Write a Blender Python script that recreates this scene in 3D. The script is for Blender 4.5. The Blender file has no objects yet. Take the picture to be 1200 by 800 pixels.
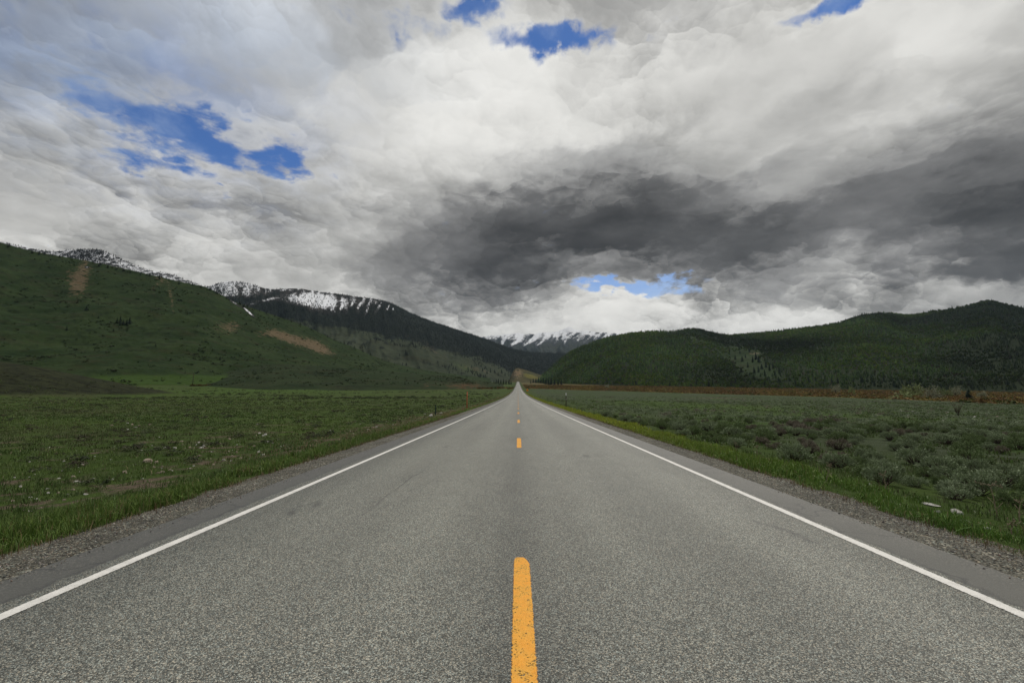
import bpy, math, random
import numpy as np
from mathutils import Matrix, Vector, Euler

rng = np.random.default_rng(11)
random.seed(5)
scene = bpy.context.scene
COL = scene.collection

# ------------------------------------------------------------------ camera
F, HORY, VPX, EYE = 530.0, 463.7, 607.0, 1.535      # photograph: 1200 x 800
PITCH = math.atan((HORY - 400.0) / F)
YAW = math.atan((VPX - 600.0) / F)
cam_d = bpy.data.cameras.new('camera')
cam = bpy.data.objects.new('camera', cam_d)
COL.objects.link(cam)
cam_d.sensor_width = 36.0
cam_d.lens = F / 1200.0 * 36.0
cam_d.clip_start = 0.05
cam_d.clip_end = 60000.0
cam.location = (0, 0, EYE)
cam.rotation_euler = (math.pi / 2 + PITCH, 0, YAW)
scene.camera = cam
CR = np.array(Euler(cam.rotation_euler).to_matrix())


def pdir(px, py):
    """photo pixel(s) -> world direction with y == 1 (arrays ok)"""
    px = np.asarray(px, float); py = np.asarray(py, float)
    v = np.stack([(px - 600) / F, (400 - py) / F, -np.ones_like(px)], -1) @ CR.T
    return v / v[..., 1:2]


def to_px(P):
    v = (np.asarray(P, float) - np.array([0, 0, EYE])) @ CR
    z = np.where(v[..., 2] < -1e-6, -v[..., 2], 1e-6)
    return 600 + F * v[..., 0] / z, 400 - F * v[..., 1] / z


# ------------------------------------------------------------------ noise
_perm = np.random.default_rng(3).permutation(256)
_perm = np.concatenate([_perm, _perm, _perm])
_ga = np.random.default_rng(4).uniform(0, 2 * np.pi, 256)
_gx, _gy = np.cos(_ga), np.sin(_ga)


def perlin(x, y):
    xi = np.floor(x).astype(int); yi = np.floor(y).astype(int)
    xf, yf = x - xi, y - yi
    xi &= 255; yi &= 255
    u = xf * xf * xf * (xf * (xf * 6 - 15) + 10)
    v = yf * yf * yf * (yf * (yf * 6 - 15) + 10)

    def g(ix, iy, dx, dy):
        h = _perm[_perm[ix & 255] + (iy & 255)]
        return _gx[h] * dx + _gy[h] * dy
    a = g(xi, yi, xf, yf); b = g(xi + 1, yi, xf - 1, yf)
    c = g(xi, yi + 1, xf, yf - 1); d = g(xi + 1, yi + 1, xf - 1, yf - 1)
    return (a + (b - a) * u + ((c + (d - c) * u) - (a + (b - a) * u)) * v) * 1.4


def fbm(x, y, octv=4, seed=0.0, rough=0.5):
    x = np.asarray(x, float) + seed * 17.31; y = np.asarray(y, float) + seed * 9.77
    s, a, t = 0.0, 1.0, 0.0
    for i in range(octv):
        s = s + a * perlin(x, y); t += a
        x = x * 2.03 + 31.7; y = y * 2.03 + 11.3; a *= rough
    return s / t


def sstep(a, b, x):
    t = np.clip((np.asarray(x, float) - a) / (b - a), 0, 1)
    return t * t * (3 - 2 * t)


# ------------------------------------------------------------------ ground shape
def hroad(y):
    y = np.maximum(np.asarray(y, float), 0)
    yc = np.minimum(y, 2150.0)
    z = 0.040 * (np.sqrt(yc * yc + 500.0 ** 2) - 500.0)
    return z - 0.02 * np.maximum(y - 2150.0, 0)


TER_Y = [0, 150, 250, 350, 450, 600, 720, 900]
TER_X = [140, 168, 197, 190, 130, 40, -120, -500]


def terrace(x, y):
    return x - np.interp(y, TER_Y, TER_X)


def ground(x, y):
    x = np.asarray(x, float); y = np.asarray(y, float)
    ax = np.abs(x)
    z = hroad(y) - np.interp(ax, [0, 4.6, 4.95, 5.3, 6.2, 9.0], [.3, .3, .12, .07, .16, .45])
    z = z - np.where(x > 0, np.minimum(0.010 * np.maximum(x - 10, 0), 8.0), 0)
    z = z - 2.6 * sstep(0, 7, terrace(x, y)) * sstep(20, 60, y)
    off = sstep(6.5, 14, ax)
    z = z + off * 0.10 * fbm(x * .18, y * .18, 3, 1.0)
    z = z + off * sstep(30, 200, y) * 0.7 * fbm(x * .018, y * .018, 3, 2.0)
    r2 = ((x + 330) / 170.0) ** 2 + ((y - 215) / 78.0) ** 2
    z = z + 23.0 * np.clip(1 - r2, 0, 1) ** 1.5 * (1 + .12 * fbm(x * .03, y * .03, 3, 3.0))
    z = z + np.where(x < 0, 1, 0) * sstep(40, 420, -x) * sstep(250, 700, y) * 12
    return z


def hit(px, py, far=900.0):
    """where the ray of a photo pixel meets the ground"""
    d = pdir(px, py)
    ys = np.geomspace(2.0, far, 900)
    zs = EYE + d[2] * ys
    g = ground(d[0] * ys, ys)
    k = np.nonzero(zs <= g)[0]
    i = k[0] if len(k) else len(ys) - 1
    y = ys[i]
    return float(d[0] * y), float(y), float(ground(d[0] * y, y))


# ------------------------------------------------------------------ nodes
class NT:
    def __init__(self, tree):
        self.t = tree; self.n = tree.nodes; self.l = tree.links

    def put(self, sock, v):
        if isinstance(v, bpy.types.NodeSocket):
            self.l.new(v, sock)
        elif v is not None:
            if isinstance(v, (tuple, list)) and len(v) == 3 and sock.type == 'RGBA':
                v = (*v, 1)
            sock.default_value = v

    def node(self, kind, **props):
        n = self.n.new(kind)
        for k, v in props.items():
            setattr(n, k, v)
        return n

    def m(self, op, a, b=None, c=None, clamp=False):
        n = self.node('ShaderNodeMath', operation=op, use_clamp=clamp)
        for s, v in zip(n.inputs, (a, b, c)):
            self.put(s, v)
        return n.outputs[0]

    def v(self, op, a, b=None, scale=None):
        n = self.node('ShaderNodeVectorMath', operation=op)
        self.put(n.inputs[0], a); self.put(n.inputs[1], b)
        if scale is not None:
            self.put(n.inputs['Scale'], scale)
        return n.outputs['Value'] if op in ('LENGTH', 'DOT_PRODUCT', 'DISTANCE') else n.outputs[0]

    def ss(self, x, a, b, lo=0.0, hi=1.0, kind='SMOOTHSTEP'):
        n = self.node('ShaderNodeMapRange', interpolation_type=kind)
        self.put(n.inputs[0], x)
        for i, q in enumerate((a, b, lo, hi)):
            self.put(n.inputs[1 + i], q)
        return n.outputs[0]

    def mix(self, f, a, b, blend='MIX'):
        n = self.node('ShaderNodeMix', data_type='RGBA', blend_type=blend)
        self.put(n.inputs[0], f); self.put(n.inputs[6], a); self.put(n.inputs[7], b)
        return n.outputs[2]

    def noise(self, vec, scale, detail=4, rough=.5, dist=0.0, out=0, lac=2.0):
        n = self.node('ShaderNodeTexNoise')
        self.put(n.inputs['Vector'], vec); self.put(n.inputs['Scale'], scale)
        n.inputs['Detail'].default_value = detail
        n.inputs['Roughness'].default_value = rough
        n.inputs['Distortion'].default_value = dist
        n.inputs['Lacunarity'].default_value = lac
        return n.outputs[out]

    def voro(self, vec, scale, out='Distance', feature='F1', **kw):
        n = self.node('ShaderNodeTexVoronoi', feature=feature, **kw)
        self.put(n.inputs['Vector'], vec); self.put(n.inputs['Scale'], scale)
        return n.outputs[out]

    def ramp(self, f, stops, interp='LINEAR'):
        n = self.node('ShaderNodeValToRGB')
        cr = n.color_ramp; cr.interpolation = interp
        while len(cr.elements) < len(stops):
            cr.elements.new(0.5)
        for e, (p, c) in zip(cr.elements, stops):
            e.position = p
            e.color = (*c, 1) if len(c) == 3 else c
        self.put(n.inputs[0], f)
        return n.outputs[0]

    def pos(self):
        return self.node('ShaderNodeNewGeometry').outputs['Position']

    def xyz(self, v):
        n = self.node('ShaderNodeSeparateXYZ'); self.put(n.inputs[0], v)
        return n.outputs

    def vec(self, x, y, z):
        n = self.node('ShaderNodeCombineXYZ')
        for s, q in zip(n.inputs, (x, y, z)):
            self.put(s, q)
        return n.outputs[0]

    def attr(self, name, out='Color'):
        return self.node('ShaderNodeAttribute', attribute_name=name).outputs[out]

    def bump(self, h, strength=.5, dist=.02):
        n = self.node('ShaderNodeBump')
        n.inputs['Strength'].default_value = strength
        n.inputs['Distance'].default_value = dist
        self.put(n.inputs['Height'], h)
        return n.outputs[0]


def material(name, build, rough=.9, spec=.15):
    mt = bpy.data.materials.new(name)
    mt.use_nodes = True
    t = NT(mt.node_tree)
    b = mt.node_tree.nodes['Principled BSDF']
    b.inputs['Roughness'].default_value = rough
    b.inputs['Specular IOR Level'].default_value = spec
    build(t, b)
    return mt


def plain(name, c, rough=.7, spec=.3, var=.25, scale=12.0):
    def f(t, b):
        n = t.noise(t.pos(), scale, 5, .6)
        k = t.ss(n, .3, .7, 1 - var, 1 + var, 'LINEAR')
        t.put(b.inputs['Base Color'], t.mix(1.0, (*c, 1), t.vec(k, k, k), 'MULTIPLY'))
    return material(name, f, rough, spec)


# ------------------------------------------------------------------ mesh helpers
def mesh_from(name, V, Fc, n_side, smooth=False, color=None, cname='tint'):
    """V (n,3), Fc (m,n_side) ints"""
    me = bpy.data.meshes.new(name)
    V = np.ascontiguousarray(V, np.float32); Fc = np.ascontiguousarray(Fc, np.int32)
    me.vertices.add(len(V)); me.vertices.foreach_set('co', V.ravel())
    me.loops.add(Fc.size); me.loops.foreach_set('vertex_index', Fc.ravel())
    me.polygons.add(len(Fc))
    me.polygons.foreach_set('loop_start', np.arange(0, Fc.size, n_side, dtype=np.int32))
    if smooth:
        me.polygons.foreach_set('use_smooth', np.ones(len(Fc), bool))
    if color is not None:
        at = me.attributes.new(cname, 'FLOAT_COLOR', 'POINT')
        c = np.ones((len(V), 4), np.float32); c[:, :color.shape[1]] = color
        at.data.foreach_set('color', c.ravel())
    me.update(calc_edges=True)
    me.validate()
    return me


def grid_faces(nu, nv):
    i = np.arange(nu - 1)[:, None] * nv + np.arange(nv - 1)[None, :]
    return np.stack([i, i + nv, i + nv + 1, i + 1], -1).reshape(-1, 4)


def obj(name, me, mat=None, parent=None, **props):
    o = bpy.data.objects.new(name, me)
    COL.objects.link(o)
    if mat is not None and not me.materials:
        me.materials.append(mat)
    if parent is not None:
        o.parent = parent
    for k, v in props.items():
        o[k] = v
    return o


def empty(name, loc, label, category, group=None, rz=0.0):
    o = bpy.data.objects.new(name, None)
    o.empty_display_size = .2
    COL.objects.link(o)
    o.location = loc; o.rotation_euler = (0, 0, rz)
    o['label'] = label; o['category'] = category
    if group:
        o['group'] = group
    return o


def copy_tree(o, loc, rz, s, label=None, group=None):
    c = o.copy(); COL.objects.link(c)
    c.location = loc; c.rotation_euler = (0, 0, rz)
    c.scale = s if isinstance(s, tuple) else (s, s, s)
    if label: c['label'] = label
    if group: c['group'] = group
    for ch in o.children:
        d = ch.copy(); COL.objects.link(d); d.parent = c
        for g in ch.children:
            e = g.copy(); COL.objects.link(e); e.parent = d
    return c


class MB:
    """small polygon collector"""
    def __init__(self):
        self.v = []; self.f = []

    def tube(self, pts, radii, n=8, cap=True):
        base = len(self.v)
        for k, (p, r) in enumerate(zip(pts, radii)):
            p = Vector(p)
            d = (Vector(pts[min(k + 1, len(pts) - 1)]) - Vector(pts[max(k - 1, 0)])).normalized()
            a = d.orthogonal().normalized() if abs(d.z) < .95 else Vector((1, 0, 0))
            a = (a - d * a.dot(d)).normalized(); b = d.cross(a)
            for i in range(n):
                t = 2 * math.pi * i / n
                self.v.append(tuple(p + a * (r * math.cos(t)) + b * (r * math.sin(t))))
        for k in range(len(pts) - 1):
            for i in range(n):
                j = (i + 1) % n
                self.f.append((base + k * n + i, base + k * n + j, base + (k + 1) * n + j, base + (k + 1) * n + i))
        if cap:
            self.f.append(tuple(base + i for i in range(n))[::-1])
            self.f.append(tuple(base + (len(pts) - 1) * n + i for i in range(n)))

    def box(self, c, s, bev=.0):
        base = len(self.v)
        hx, hy, hz = (q / 2 for q in s)
        for z in (-hz, hz):
            for x, y in ((-hx, -hy), (hx, -hy), (hx, hy), (-hx, hy)):
                self.v.append((c[0] + x, c[1] + y, c[2] + z))
        for q in ((3, 2, 1, 0), (4, 5, 6, 7), (0, 1, 5, 4), (1, 2, 6, 5), (2, 3, 7, 6), (3, 0, 4, 7)):
            self.f.append(tuple(base + i for i in q))

    def mesh(self, name, smooth=False):
        me = bpy.data.meshes.new(name)
        me.from_pydata(self.v, [], self.f); me.update()
        if smooth:
            me.polygons.foreach_set('use_smooth', np.ones(len(me.polygons), bool))
        return me


# ------------------------------------------------------------------ light
SUN_EL, SUN_AZ = math.radians(52), math.radians(28)        # azimuth from +Y to +X
sun_d = bpy.data.lights.new('sun', 'SUN')
sun_d.energy = 2.1
sun_d.angle = math.radians(11)
sun_d.color = (1.0, .95, .87)
sun = bpy.data.objects.new('sun', sun_d); COL.objects.link(sun)
sd = Vector((math.sin(SUN_AZ) * math.cos(SUN_EL), math.cos(SUN_AZ) * math.cos(SUN_EL), math.sin(SUN_EL)))
sun.rotation_euler = (-sd).to_track_quat('-Z', 'Y').to_euler()
sun.location = sd * 500

scene.view_settings.view_transform = 'Standard'
scene.view_settings.look = 'None'
scene.view_settings.exposure = 0.0
scene.view_settings.gamma = 1.0
scene.view_settings.use_curve_mapping = False

# ------------------------------------------------------------------ sky
SKY_X = list(range(0, 1201, 100))
SKY_Y = [0, 50, 100, 150, 200, 250, 300, 330, 350, 390]
SKY_L = [
    [160, 172, 178, 188, 175, 165, 195, 160, 168, 185, 205, 222, 195],
    [168, 172, 178, 185, 190, 212, 222, 168, 215, 212, 228, 222, 200],
    [178, 172, 182, 168, 185, 222, 226, 195, 222, 200, 208, 195, 180],
    [215, 175, 182, 200, 200, 210, 216, 206, 192, 178, 178, 178, 165],
    [178, 198, 212, 205, 188, 188, 182, 150, 160, 192, 150, 140, 120],
    [192, 188, 176, 208, 192, 150, 108,  92,  92, 106, 118,  98,  84],
    [202, 196, 200, 206, 188, 118,  80,  88, 108,  98, 140,  92,  98],
    [200, 196, 196, 192, 182, 128,  88, 205, 205, 112, 185, 128, 175],
    [200, 196, 192, 182, 196, 175, 125, 222, 218, 200, 200, 185, 190],
    [205, 205, 205, 205, 205, 216, 220, 212, 205, 205, 205, 200, 198]]
# openings in the cloud: px, py, half width, half height (photo pixels), strength
HOLES = [(222, 160, 108, 36, 1.2), (318, 184, 52, 26, 1.05), (112, 98, 70, 34, .62), (165, 188, 70, 16, .72),
         (650, 38, 58, 18, 1.0), (965, 8, 72, 18, 1.1), (548, 6, 38, 18, .8), (745, 329, 88, 7.5, .98),
         (262, 222, 26, 9, .7), (60, 291, 28, 5, .6), (470, 22, 80, 26, .42)]


def s2l(c):
    c = np.asarray(c, float) / 255
    return np.where(c <= .04045, c / 12.92, ((c + .055) / 1.055) ** 2.4)


def azel(px, py):
    d = pdir(px, py)
    return math.degrees(math.atan2(d[0], d[1])), math.degrees(math.atan2(d[2], math.hypot(d[0], d[1])))


def build_world():
    w = bpy.data.worlds.new('World'); scene.world = w
    w.use_nodes = True
    w.cycles.sampling_method = 'MANUAL'
    w.cycles.sample_map_resolution = 512
    t = NT(w.node_tree)
    bg = w.node_tree.nodes['Background']
    sky = t.node('ShaderNodeTexSky', sky_type='NISHITA', sun_disc=False)
    sky.sun_elevation = SUN_EL; sky.sun_rotation = SUN_AZ
    sky.altitude = 2000.0; sky.air_density = 1.0; sky.dust_density = .3; sky.ozone_density = 2.0
    D = t.node('ShaderNodeTexCoord').outputs['Generated']
    x, y, z = t.xyz(D)
    az = t.m('MULTIPLY', t.m('ARCTAN2', x, y), 180 / math.pi)
    el = t.m('MULTIPLY', t.m('ARCSINE', z), 180 / math.pi)
    # direction space: clouds get smaller towards the horizon
    shrink = t.m('ADD', 1.0, t.ss(el, 0, 34, .9, 0.0))
    S = t.v('MULTIPLY', D, (1.0, 1.0, 1.15))
    S = t.v('SCALE', S, scale=shrink)
    up = t.v('SUBTRACT', (0, 0, 1), t.v('SCALE', D, scale=z))
    side = t.vec(t.m('COSINE', t.m('MULTIPLY', az, math.pi / 180)), t.m('MULTIPLY', t.m('SINE', t.m('MULTIPLY', az, math.pi / 180)), -1.0), 0.0)
    half = (.5, .5, .5)
    nz = t.v('SUBTRACT', t.noise(S, 3.5, 3, .5, out='Color'), half)
    nz2 = t.v('SUBTRACT', t.noise(S, 11.0, 9, .58, out='Color'), half)
    S2 = t.v('ADD', t.v('ADD', S, t.v('SCALE', nz, scale=.10)), t.v('SCALE', nz2, scale=.066))
    w1 = t.xyz(t.v('SUBTRACT', t.noise(S, 2.6, 4, .5, out='Color'), half))
    w2 = t.xyz(nz2)
    # rounded heads: every cell is one puff, lit from above, and takes its tone from where its centre lies
    lobes = None; crease = None; cu = 0.0; cs = 0.0
    for sc, am in ((2.9, .42), (6.0, .34), (12.5, .26), (27.0, .16), (58.0, .09)):
        vn = t.node('ShaderNodeTexVoronoi', feature='SMOOTH_F1' if sc < 20 else 'F1')
        t.put(vn.inputs['Vector'], S2); vn.inputs['Scale'].default_value = sc
        if sc < 20:
            vn.inputs['Smoothness'].default_value = {2.9: .32, 6.0: .15, 12.5: .07}[sc]
        dl = t.v('SUBTRACT', S2, vn.outputs['Position'])
        u = t.v('DOT_PRODUCT', dl, up); h = t.v('DOT_PRODUCT', dl, side)
        sh = t.m('MULTIPLY', t.m('ADD', u, t.m('MULTIPLY', h, .25)), sc * am)
        lobes = sh if lobes is None else t.m('ADD', lobes, sh)
        cr = t.m('MULTIPLY', t.m('SUBTRACT', vn.outputs['Distance'], .42), am)
        crease = cr if crease is None else t.m('ADD', crease, cr)
        if sc < 30:
            f = {2.9: .10, 6.0: .22, 12.5: .32, 27.0: .36}[sc]
            cu = t.m('ADD', cu, t.m('MULTIPLY', u, f)); cs = t.m('ADD', cs, t.m('MULTIPLY', h, f))
    inv = t.m('DIVIDE', 57.3, shrink)
    vert = t.ss(el, 1, 16, .5, 1.0)
    naz = t.m('ADD', az, t.m('ADD', t.m('MULTIPLY', w1[0], 11.0), t.m('MULTIPLY', w2[0], 6.0)))
    nel = t.m('ADD', el, t.m('MULTIPLY', vert, t.m('ADD', t.m('MULTIPLY', w1[1], 7.0), t.m('MULTIPLY', w2[1], 6.0))))
    waz = t.m('SUBTRACT', naz, t.m('MULTIPLY', cs, inv))
    wel = t.m('SUBTRACT', nel, t.m('MULTIPLY', t.m('MULTIPLY', cu, inv), vert))
    # broad brightness of the cloud deck
    els = [0, 3, 6, 9, 12, 15.5, 19, 23, 27, 31, 36, 42]
    T = np.array(SKY_L, float)
    T = np.where(T < 135, T * (.89 + .11 * np.clip((T - 100) / 35, 0, 1)), T) + np.clip(T - 208, 0, 20) * .25
    A0, A1 = -62.0, 62.0
    fa = t.ss(waz, A0, A1, 0, 1, 'LINEAR')
    cur = None
    for i, e in enumerate(els):
        stops = []
        for a in np.linspace(A0, A1, 30):
            ar, er = math.radians(a), math.radians(e)
            d = np.array([math.sin(ar) * math.cos(er), math.cos(ar) * math.cos(er), math.sin(er)])
            v = d @ CR
            px, py = 600 + F * v[0] / -v[2], 400 - F * v[1] / -v[2]
            px = min(max(px, 0), 1200); py = min(max(py, 0), 390)
            cols = [np.interp(px, SKY_X, T[k]) for k in range(len(SKY_Y))]
            g = float(s2l(np.interp(py, SKY_Y, cols)))
            g = .55 * (g / .55) ** 1.16 * 1.05
            # thin blue veil, upper left
            veil = .8 * math.exp(-((px - 120) / 260) ** 2 - ((py - 50) / 75) ** 2)
            warm = min(1, max(0, (g - .1) / .4))
            c = np.array([g * (1 + .01 * warm), g, g * (1.0 - .045 * warm)])
            c = c * (1 - veil) + veil * np.array([g * .80, g * .95, g * 1.20])
            stops.append(((a - A0) / (A1 - A0), tuple(c)))
        r = t.ramp(fa, stops, 'B_SPLINE')
        cur = r if cur is None else t.mix(t.ss(wel, els[i - 1], e), cur, r)
    high = (.52, .52, .52)
    cur = t.mix(t.ss(el, 44, 58), cur, high)
    cur = t.mix(t.ss(t.m('ABSOLUTE', az), 75, 110), cur, (.50, .50, .50))
    nF = t.noise(S2, 16.0, 8, .56)
    nL = t.noise(S, 3.0, 6, .5)
    rel = None
    for sc, am in ((1.5, 1.25), (3.2, 1.1), (7.0, .72), (15.0, .36), (31.0, .18)):
        dn = t.m('SUBTRACT', t.noise(S2, sc, 0.0, .5), t.noise(t.v('ADD', S2, t.v('SCALE', up, scale=.26 / sc)), sc, 0.0, .5))
        dn = t.m('MULTIPLY', dn, am)
        rel = dn if rel is None else t.m('ADD', rel, dn)
    nA = t.m('SUBTRACT', nL, .5); mean = 0.0
    tone = t.node('ShaderNodeRGBToBW'); t.put(tone.inputs[0], cur)
    puffy = t.m('MULTIPLY', t.ss(tone.outputs[0], .10, .50, .35, 1.0), t.ss(t.noise(S, 2.4, 3, .5), .40, .58, .22, 1.0))
    k = t.m('ADD', .90, t.m('MULTIPLY', t.m('MULTIPLY', lobes, puffy), .95))
    k = t.m('ADD', k, t.m('MULTIPLY', rel, 1.05))
    k = t.m('SUBTRACT', k, t.m('MULTIPLY', t.m('MULTIPLY', crease, puffy), .14))
    k = t.m('ADD', k, t.m('MULTIPLY', t.m('SUBTRACT', nF, .5), .26))
    k = t.m('ADD', k, t.m('MULTIPLY', nA, .80))
    k = t.m('MAXIMUM', k, .4)
    # openings
    H = None
    for (px, py, rx, ry, s) in HOLES:
        a0, e0 = azel(px, py)
        a1, _ = azel(px + rx, py); _, e1 = azel(px, py - ry)
        da = t.m('DIVIDE', t.m('SUBTRACT', naz, a0), abs(a1 - a0))
        de = t.m('DIVIDE', t.m('SUBTRACT', nel, e0), abs(e1 - e0))
        q = t.m('ADD', t.m('MULTIPLY', da, da), t.m('MULTIPLY', de, de))
        h = t.m('MULTIPLY', t.m('POWER', 2.718, t.m('MULTIPLY', q, -.8)), s)
        H = h if H is None else t.m('MAXIMUM', H, h)
    Hn = t.m('ADD', H, t.m('MULTIPLY', t.m('SUBTRACT', nF, .5), 1.3))
    Hn = t.m('ADD', Hn, t.m('MULTIPLY', nA, .8))
    Hn = t.m('ADD', Hn, t.m('MULTIPLY', crease, .55))
    open_ = t.ss(Hn, .38, .90)
    rim = t.m('MULTIPLY', t.ss(Hn, .10, .5), .16)
    k = t.m('ADD', k, rim)
    # the brightest heads roll off gently instead of clipping
    L = t.m('MULTIPLY', tone.outputs[0], k)
    over = t.m('MAXIMUM', t.m('SUBTRACT', L, .54), 0.0)
    Lc = t.m('ADD', t.m('MINIMUM', L, .54), t.m('MULTIPLY', t.m('SUBTRACT', 1.0, t.m('POWER', 2.718, t.m('DIVIDE', over, -.36))), .36))
    k = t.m('DIVIDE', Lc, t.m('MAXIMUM', tone.outputs[0], .02))
    cloud = t.mix(1.0, cur, t.vec(k, k, k), 'MULTIPLY')
    n_ = t.node('ShaderNodeVectorMath', operation='MINIMUM')
    t.put(n_.inputs[0], cloud); n_.inputs[1].default_value = (.90, .885, .85)
    cloud = t.v('SCALE', n_.outputs[0], scale=10.0)
    blue = t.mix(1.0, sky.outputs[0], (.50, .73, 1.04, 1), 'MULTIPLY')
    blue = t.mix(t.ss(t.noise(S2, 5.0, 6, .6), .42, .70, 0.0, .42), blue, (4.6, 5.6, 7.0, 1))
    blue = t.mix(t.ss(el, 4, 20, .86, 0.0), blue, (5.6, 6.7, 7.7, 1))
    a0, e0 = azel(150, 105)
    q = t.m('ADD', t.m('POWER', t.m('DIVIDE', t.m('SUBTRACT', naz, a0), 15.0), 2.0), t.m('POWER', t.m('DIVIDE', t.m('SUBTRACT', nel, e0), 7.0), 2.0))
    thin = t.m('MULTIPLY', t.m('POWER', 2.718, t.m('MULTIPLY', q, -1.0)), t.ss(nF, .40, .62, .30, .75))
    t.put(bg.inputs['Color'], t.mix(t.m('MAXIMUM', open_, t.m('MULTIPLY', thin, .75)), cloud, blue))
    bg.inputs['Strength'].default_value = .1


build_world()

# ------------------------------------------------------------------ ground sheet
def soil_field(x, y):
    """bare stony earth between the road and the left meadow"""
    wob = 2.4 * fbm(y * .06, x * 0, 3, 6)
    strip = np.exp(-((x + 8.4 + wob) / 2.4) ** 2) * sstep(4, 10, y) * (1 - sstep(60, 140, y))
    field = np.exp(-((x + 15) / 11.0) ** 2) * sstep(3, 7, y) * (1 - sstep(30, 46, y)) * .85
    n = fbm(x * .55, y * .55, 5, 5, .65)
    return np.clip(np.maximum(strip * (.50 + 1.3 * n), field * (.32 + 1.7 * n)), 0, 1) * (x < -5.5)


def build_ground():
    def sh(n, far, k):
        u = np.linspace(0, 1, n)
        return far * np.sinh(k * u) / np.sinh(k)
    xp = sh(230, 7000, 9.0)
    xs = np.unique(np.concatenate([-xp, xp, [-9, -6.2, -5.3, -4.95, -4.6, 4.6, 4.95, 5.3, 6.2, 9]]))
    ys = np.concatenate([-sh(30, 3000, 6)[1:][::-1], sh(420, 9000, 7.5)])
    X, Y = np.meshgrid(xs, ys, indexing='ij')
    Z = ground(X, Y)
    V = np.stack([X, Y, Z], -1).reshape(-1, 3)
    # r: bare soil, g: lush green, b: grey sage ground, a unused
    x, y = V[:, 0], V[:, 1]
    px, py = to_px(V)
    soil = soil_field(x, y)
    soil += .9 * np.exp(-((x - 88) / 16) ** 2 - ((y - 205) / 12) ** 2)
    r2 = ((x + 330) / 175.0) ** 2 + ((y - 215) / 80.0) ** 2
    mound = np.clip(1 - r2, 0, 1)
    lush = .8 * np.exp(-((x + 210) / 80) ** 2) * np.exp(-((y - 360) / 100) ** 2) * (x < -60)
    lush = np.maximum(lush, .8 * np.exp(-((x - 34) / 15) ** 2 - ((y - 95) / 45) ** 2))
    sage = np.clip(sstep(8, 16, x) * (1 - .75 * np.exp(-((x - 34) / 16) ** 2 - ((y - 95) / 50) ** 2)), 0, 1)
    rust = sstep(1, 6, terrace(x, y)) * sstep(60, 120, y) * (x > 12) + sstep(.0, .2, fbm(x * .03, y * .02, 3, 63)) * (x < -7) * (x > -95) * sstep(540, 600, y) * (1 - sstep(800, 860, y))
    C = np.stack([np.clip(soil, 0, 1), np.clip(lush, 0, 1), sage, np.clip(rust, 0, .5) + .5 * sstep(.02, .25, mound)], -1)
    me = mesh_from('ground', V, grid_faces(len(xs), len(ys))[:, ::-1] if False else grid_faces(len(xs), len(ys)), 4, True, C)

    def f(t, b):
        P = t.pos(); A = t.node('ShaderNodeAttribute', attribute_name='tint'); a = t.node('ShaderNodeSeparateColor'); t.put(a.inputs[0], A.outputs['Color']); al = A.outputs['Alpha']
        soil, lush, sage = a.outputs[0], a.outputs[1], a.outputs[2]
        n1 = t.noise(P, .09, 5, .6); n2 = t.noise(P, 1.1, 6, .65); n3 = t.noise(P, 9.0, 5, .7)
        nb = t.noise(t.v('MULTIPLY', P, (.35, .9, .5)), .45, 6, .7)
        g = t.mix(t.ss(n1, .35, .65), (.042, .070, .015), (.060, .092, .021))
        g = t.mix(t.ss(n2, .42, .66, 0, .7), g, (.042, .052, .022))
        g = t.mix(t.ss(t.noise(t.v('MULTIPLY', P, (.5, 1.0, 1)), .045, 5, .65), .48, .64, 0, .75), g, (.050, .054, .026))
        g = t.mix(t.ss(nb, .57, .70, 0, .7), g, (.024, .032, .015))
        sg = t.mix(t.ss(n2, .35, .62), (.038, .052, .024), (.062, .078, .044))
        sg = t.mix(t.ss(n1, .48, .62), sg, (.046, .078, .020))
        sg = t.mix(t.ss(nb, .52, .66), sg, (.034, .036, .022))
        g = t.mix(sage, g, sg)
        g = t.mix(t.m('MULTIPLY', lush, t.ss(nb, .62, .45)), g, t.mix(t.ss(n2, .3, .7), (.045, .090, .014), (.058, .098, .020)))
        isr = t.ss(al, .05, .5); md = t.m('MULTIPLY', t.ss(al, .3, .5), t.m('LESS_THAN', t.xyz(P)[0], -40))
        isr = t.m('MULTIPLY', isr, t.m('MAXIMUM', t.m('GREATER_THAN', t.xyz(P)[0], -100), t.m('GREATER_THAN', t.xyz(P)[1], 450)))
        g = t.mix(t.m('MULTIPLY', isr, .85), g, t.mix(t.ss(n2, .35, .65), (.095, .070, .030), (.105, .088, .032)))
        g = t.mix(md, g, t.mix(t.ss(nb, .42, .6), t.mix(t.ss(n2, .35, .65), (.026, .030, .014), (.034, .040, .018)), (.014, .016, .009)))
        so = t.mix(t.ss(n3, .3, .7), (.060, .048, .032), (.15, .12, .085))
        so = t.mix(t.ss(n3, .66, .74), so, (.30, .27, .22))
        g = t.mix(t.ss(t.m('ADD', soil, t.m('MULTIPLY', t.m('SUBTRACT', n2, .5), 2.4)), .40, .80), g, so)
        k = t.ss(n3, .25, .75, .62, 1.38, 'LINEAR')
        t.put(b.inputs['Base Color'], t.mix(1.0, g, t.vec(k, k, k), 'MULTIPLY'))
        t.put(b.inputs['Normal'], t.bump(t.m('ADD', n2, t.m('MULTIPLY', n3, .4)), .9, .25))
    obj('ground', me, material('meadow_soil', f, .95, .05), kind='structure')


build_ground()


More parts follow.
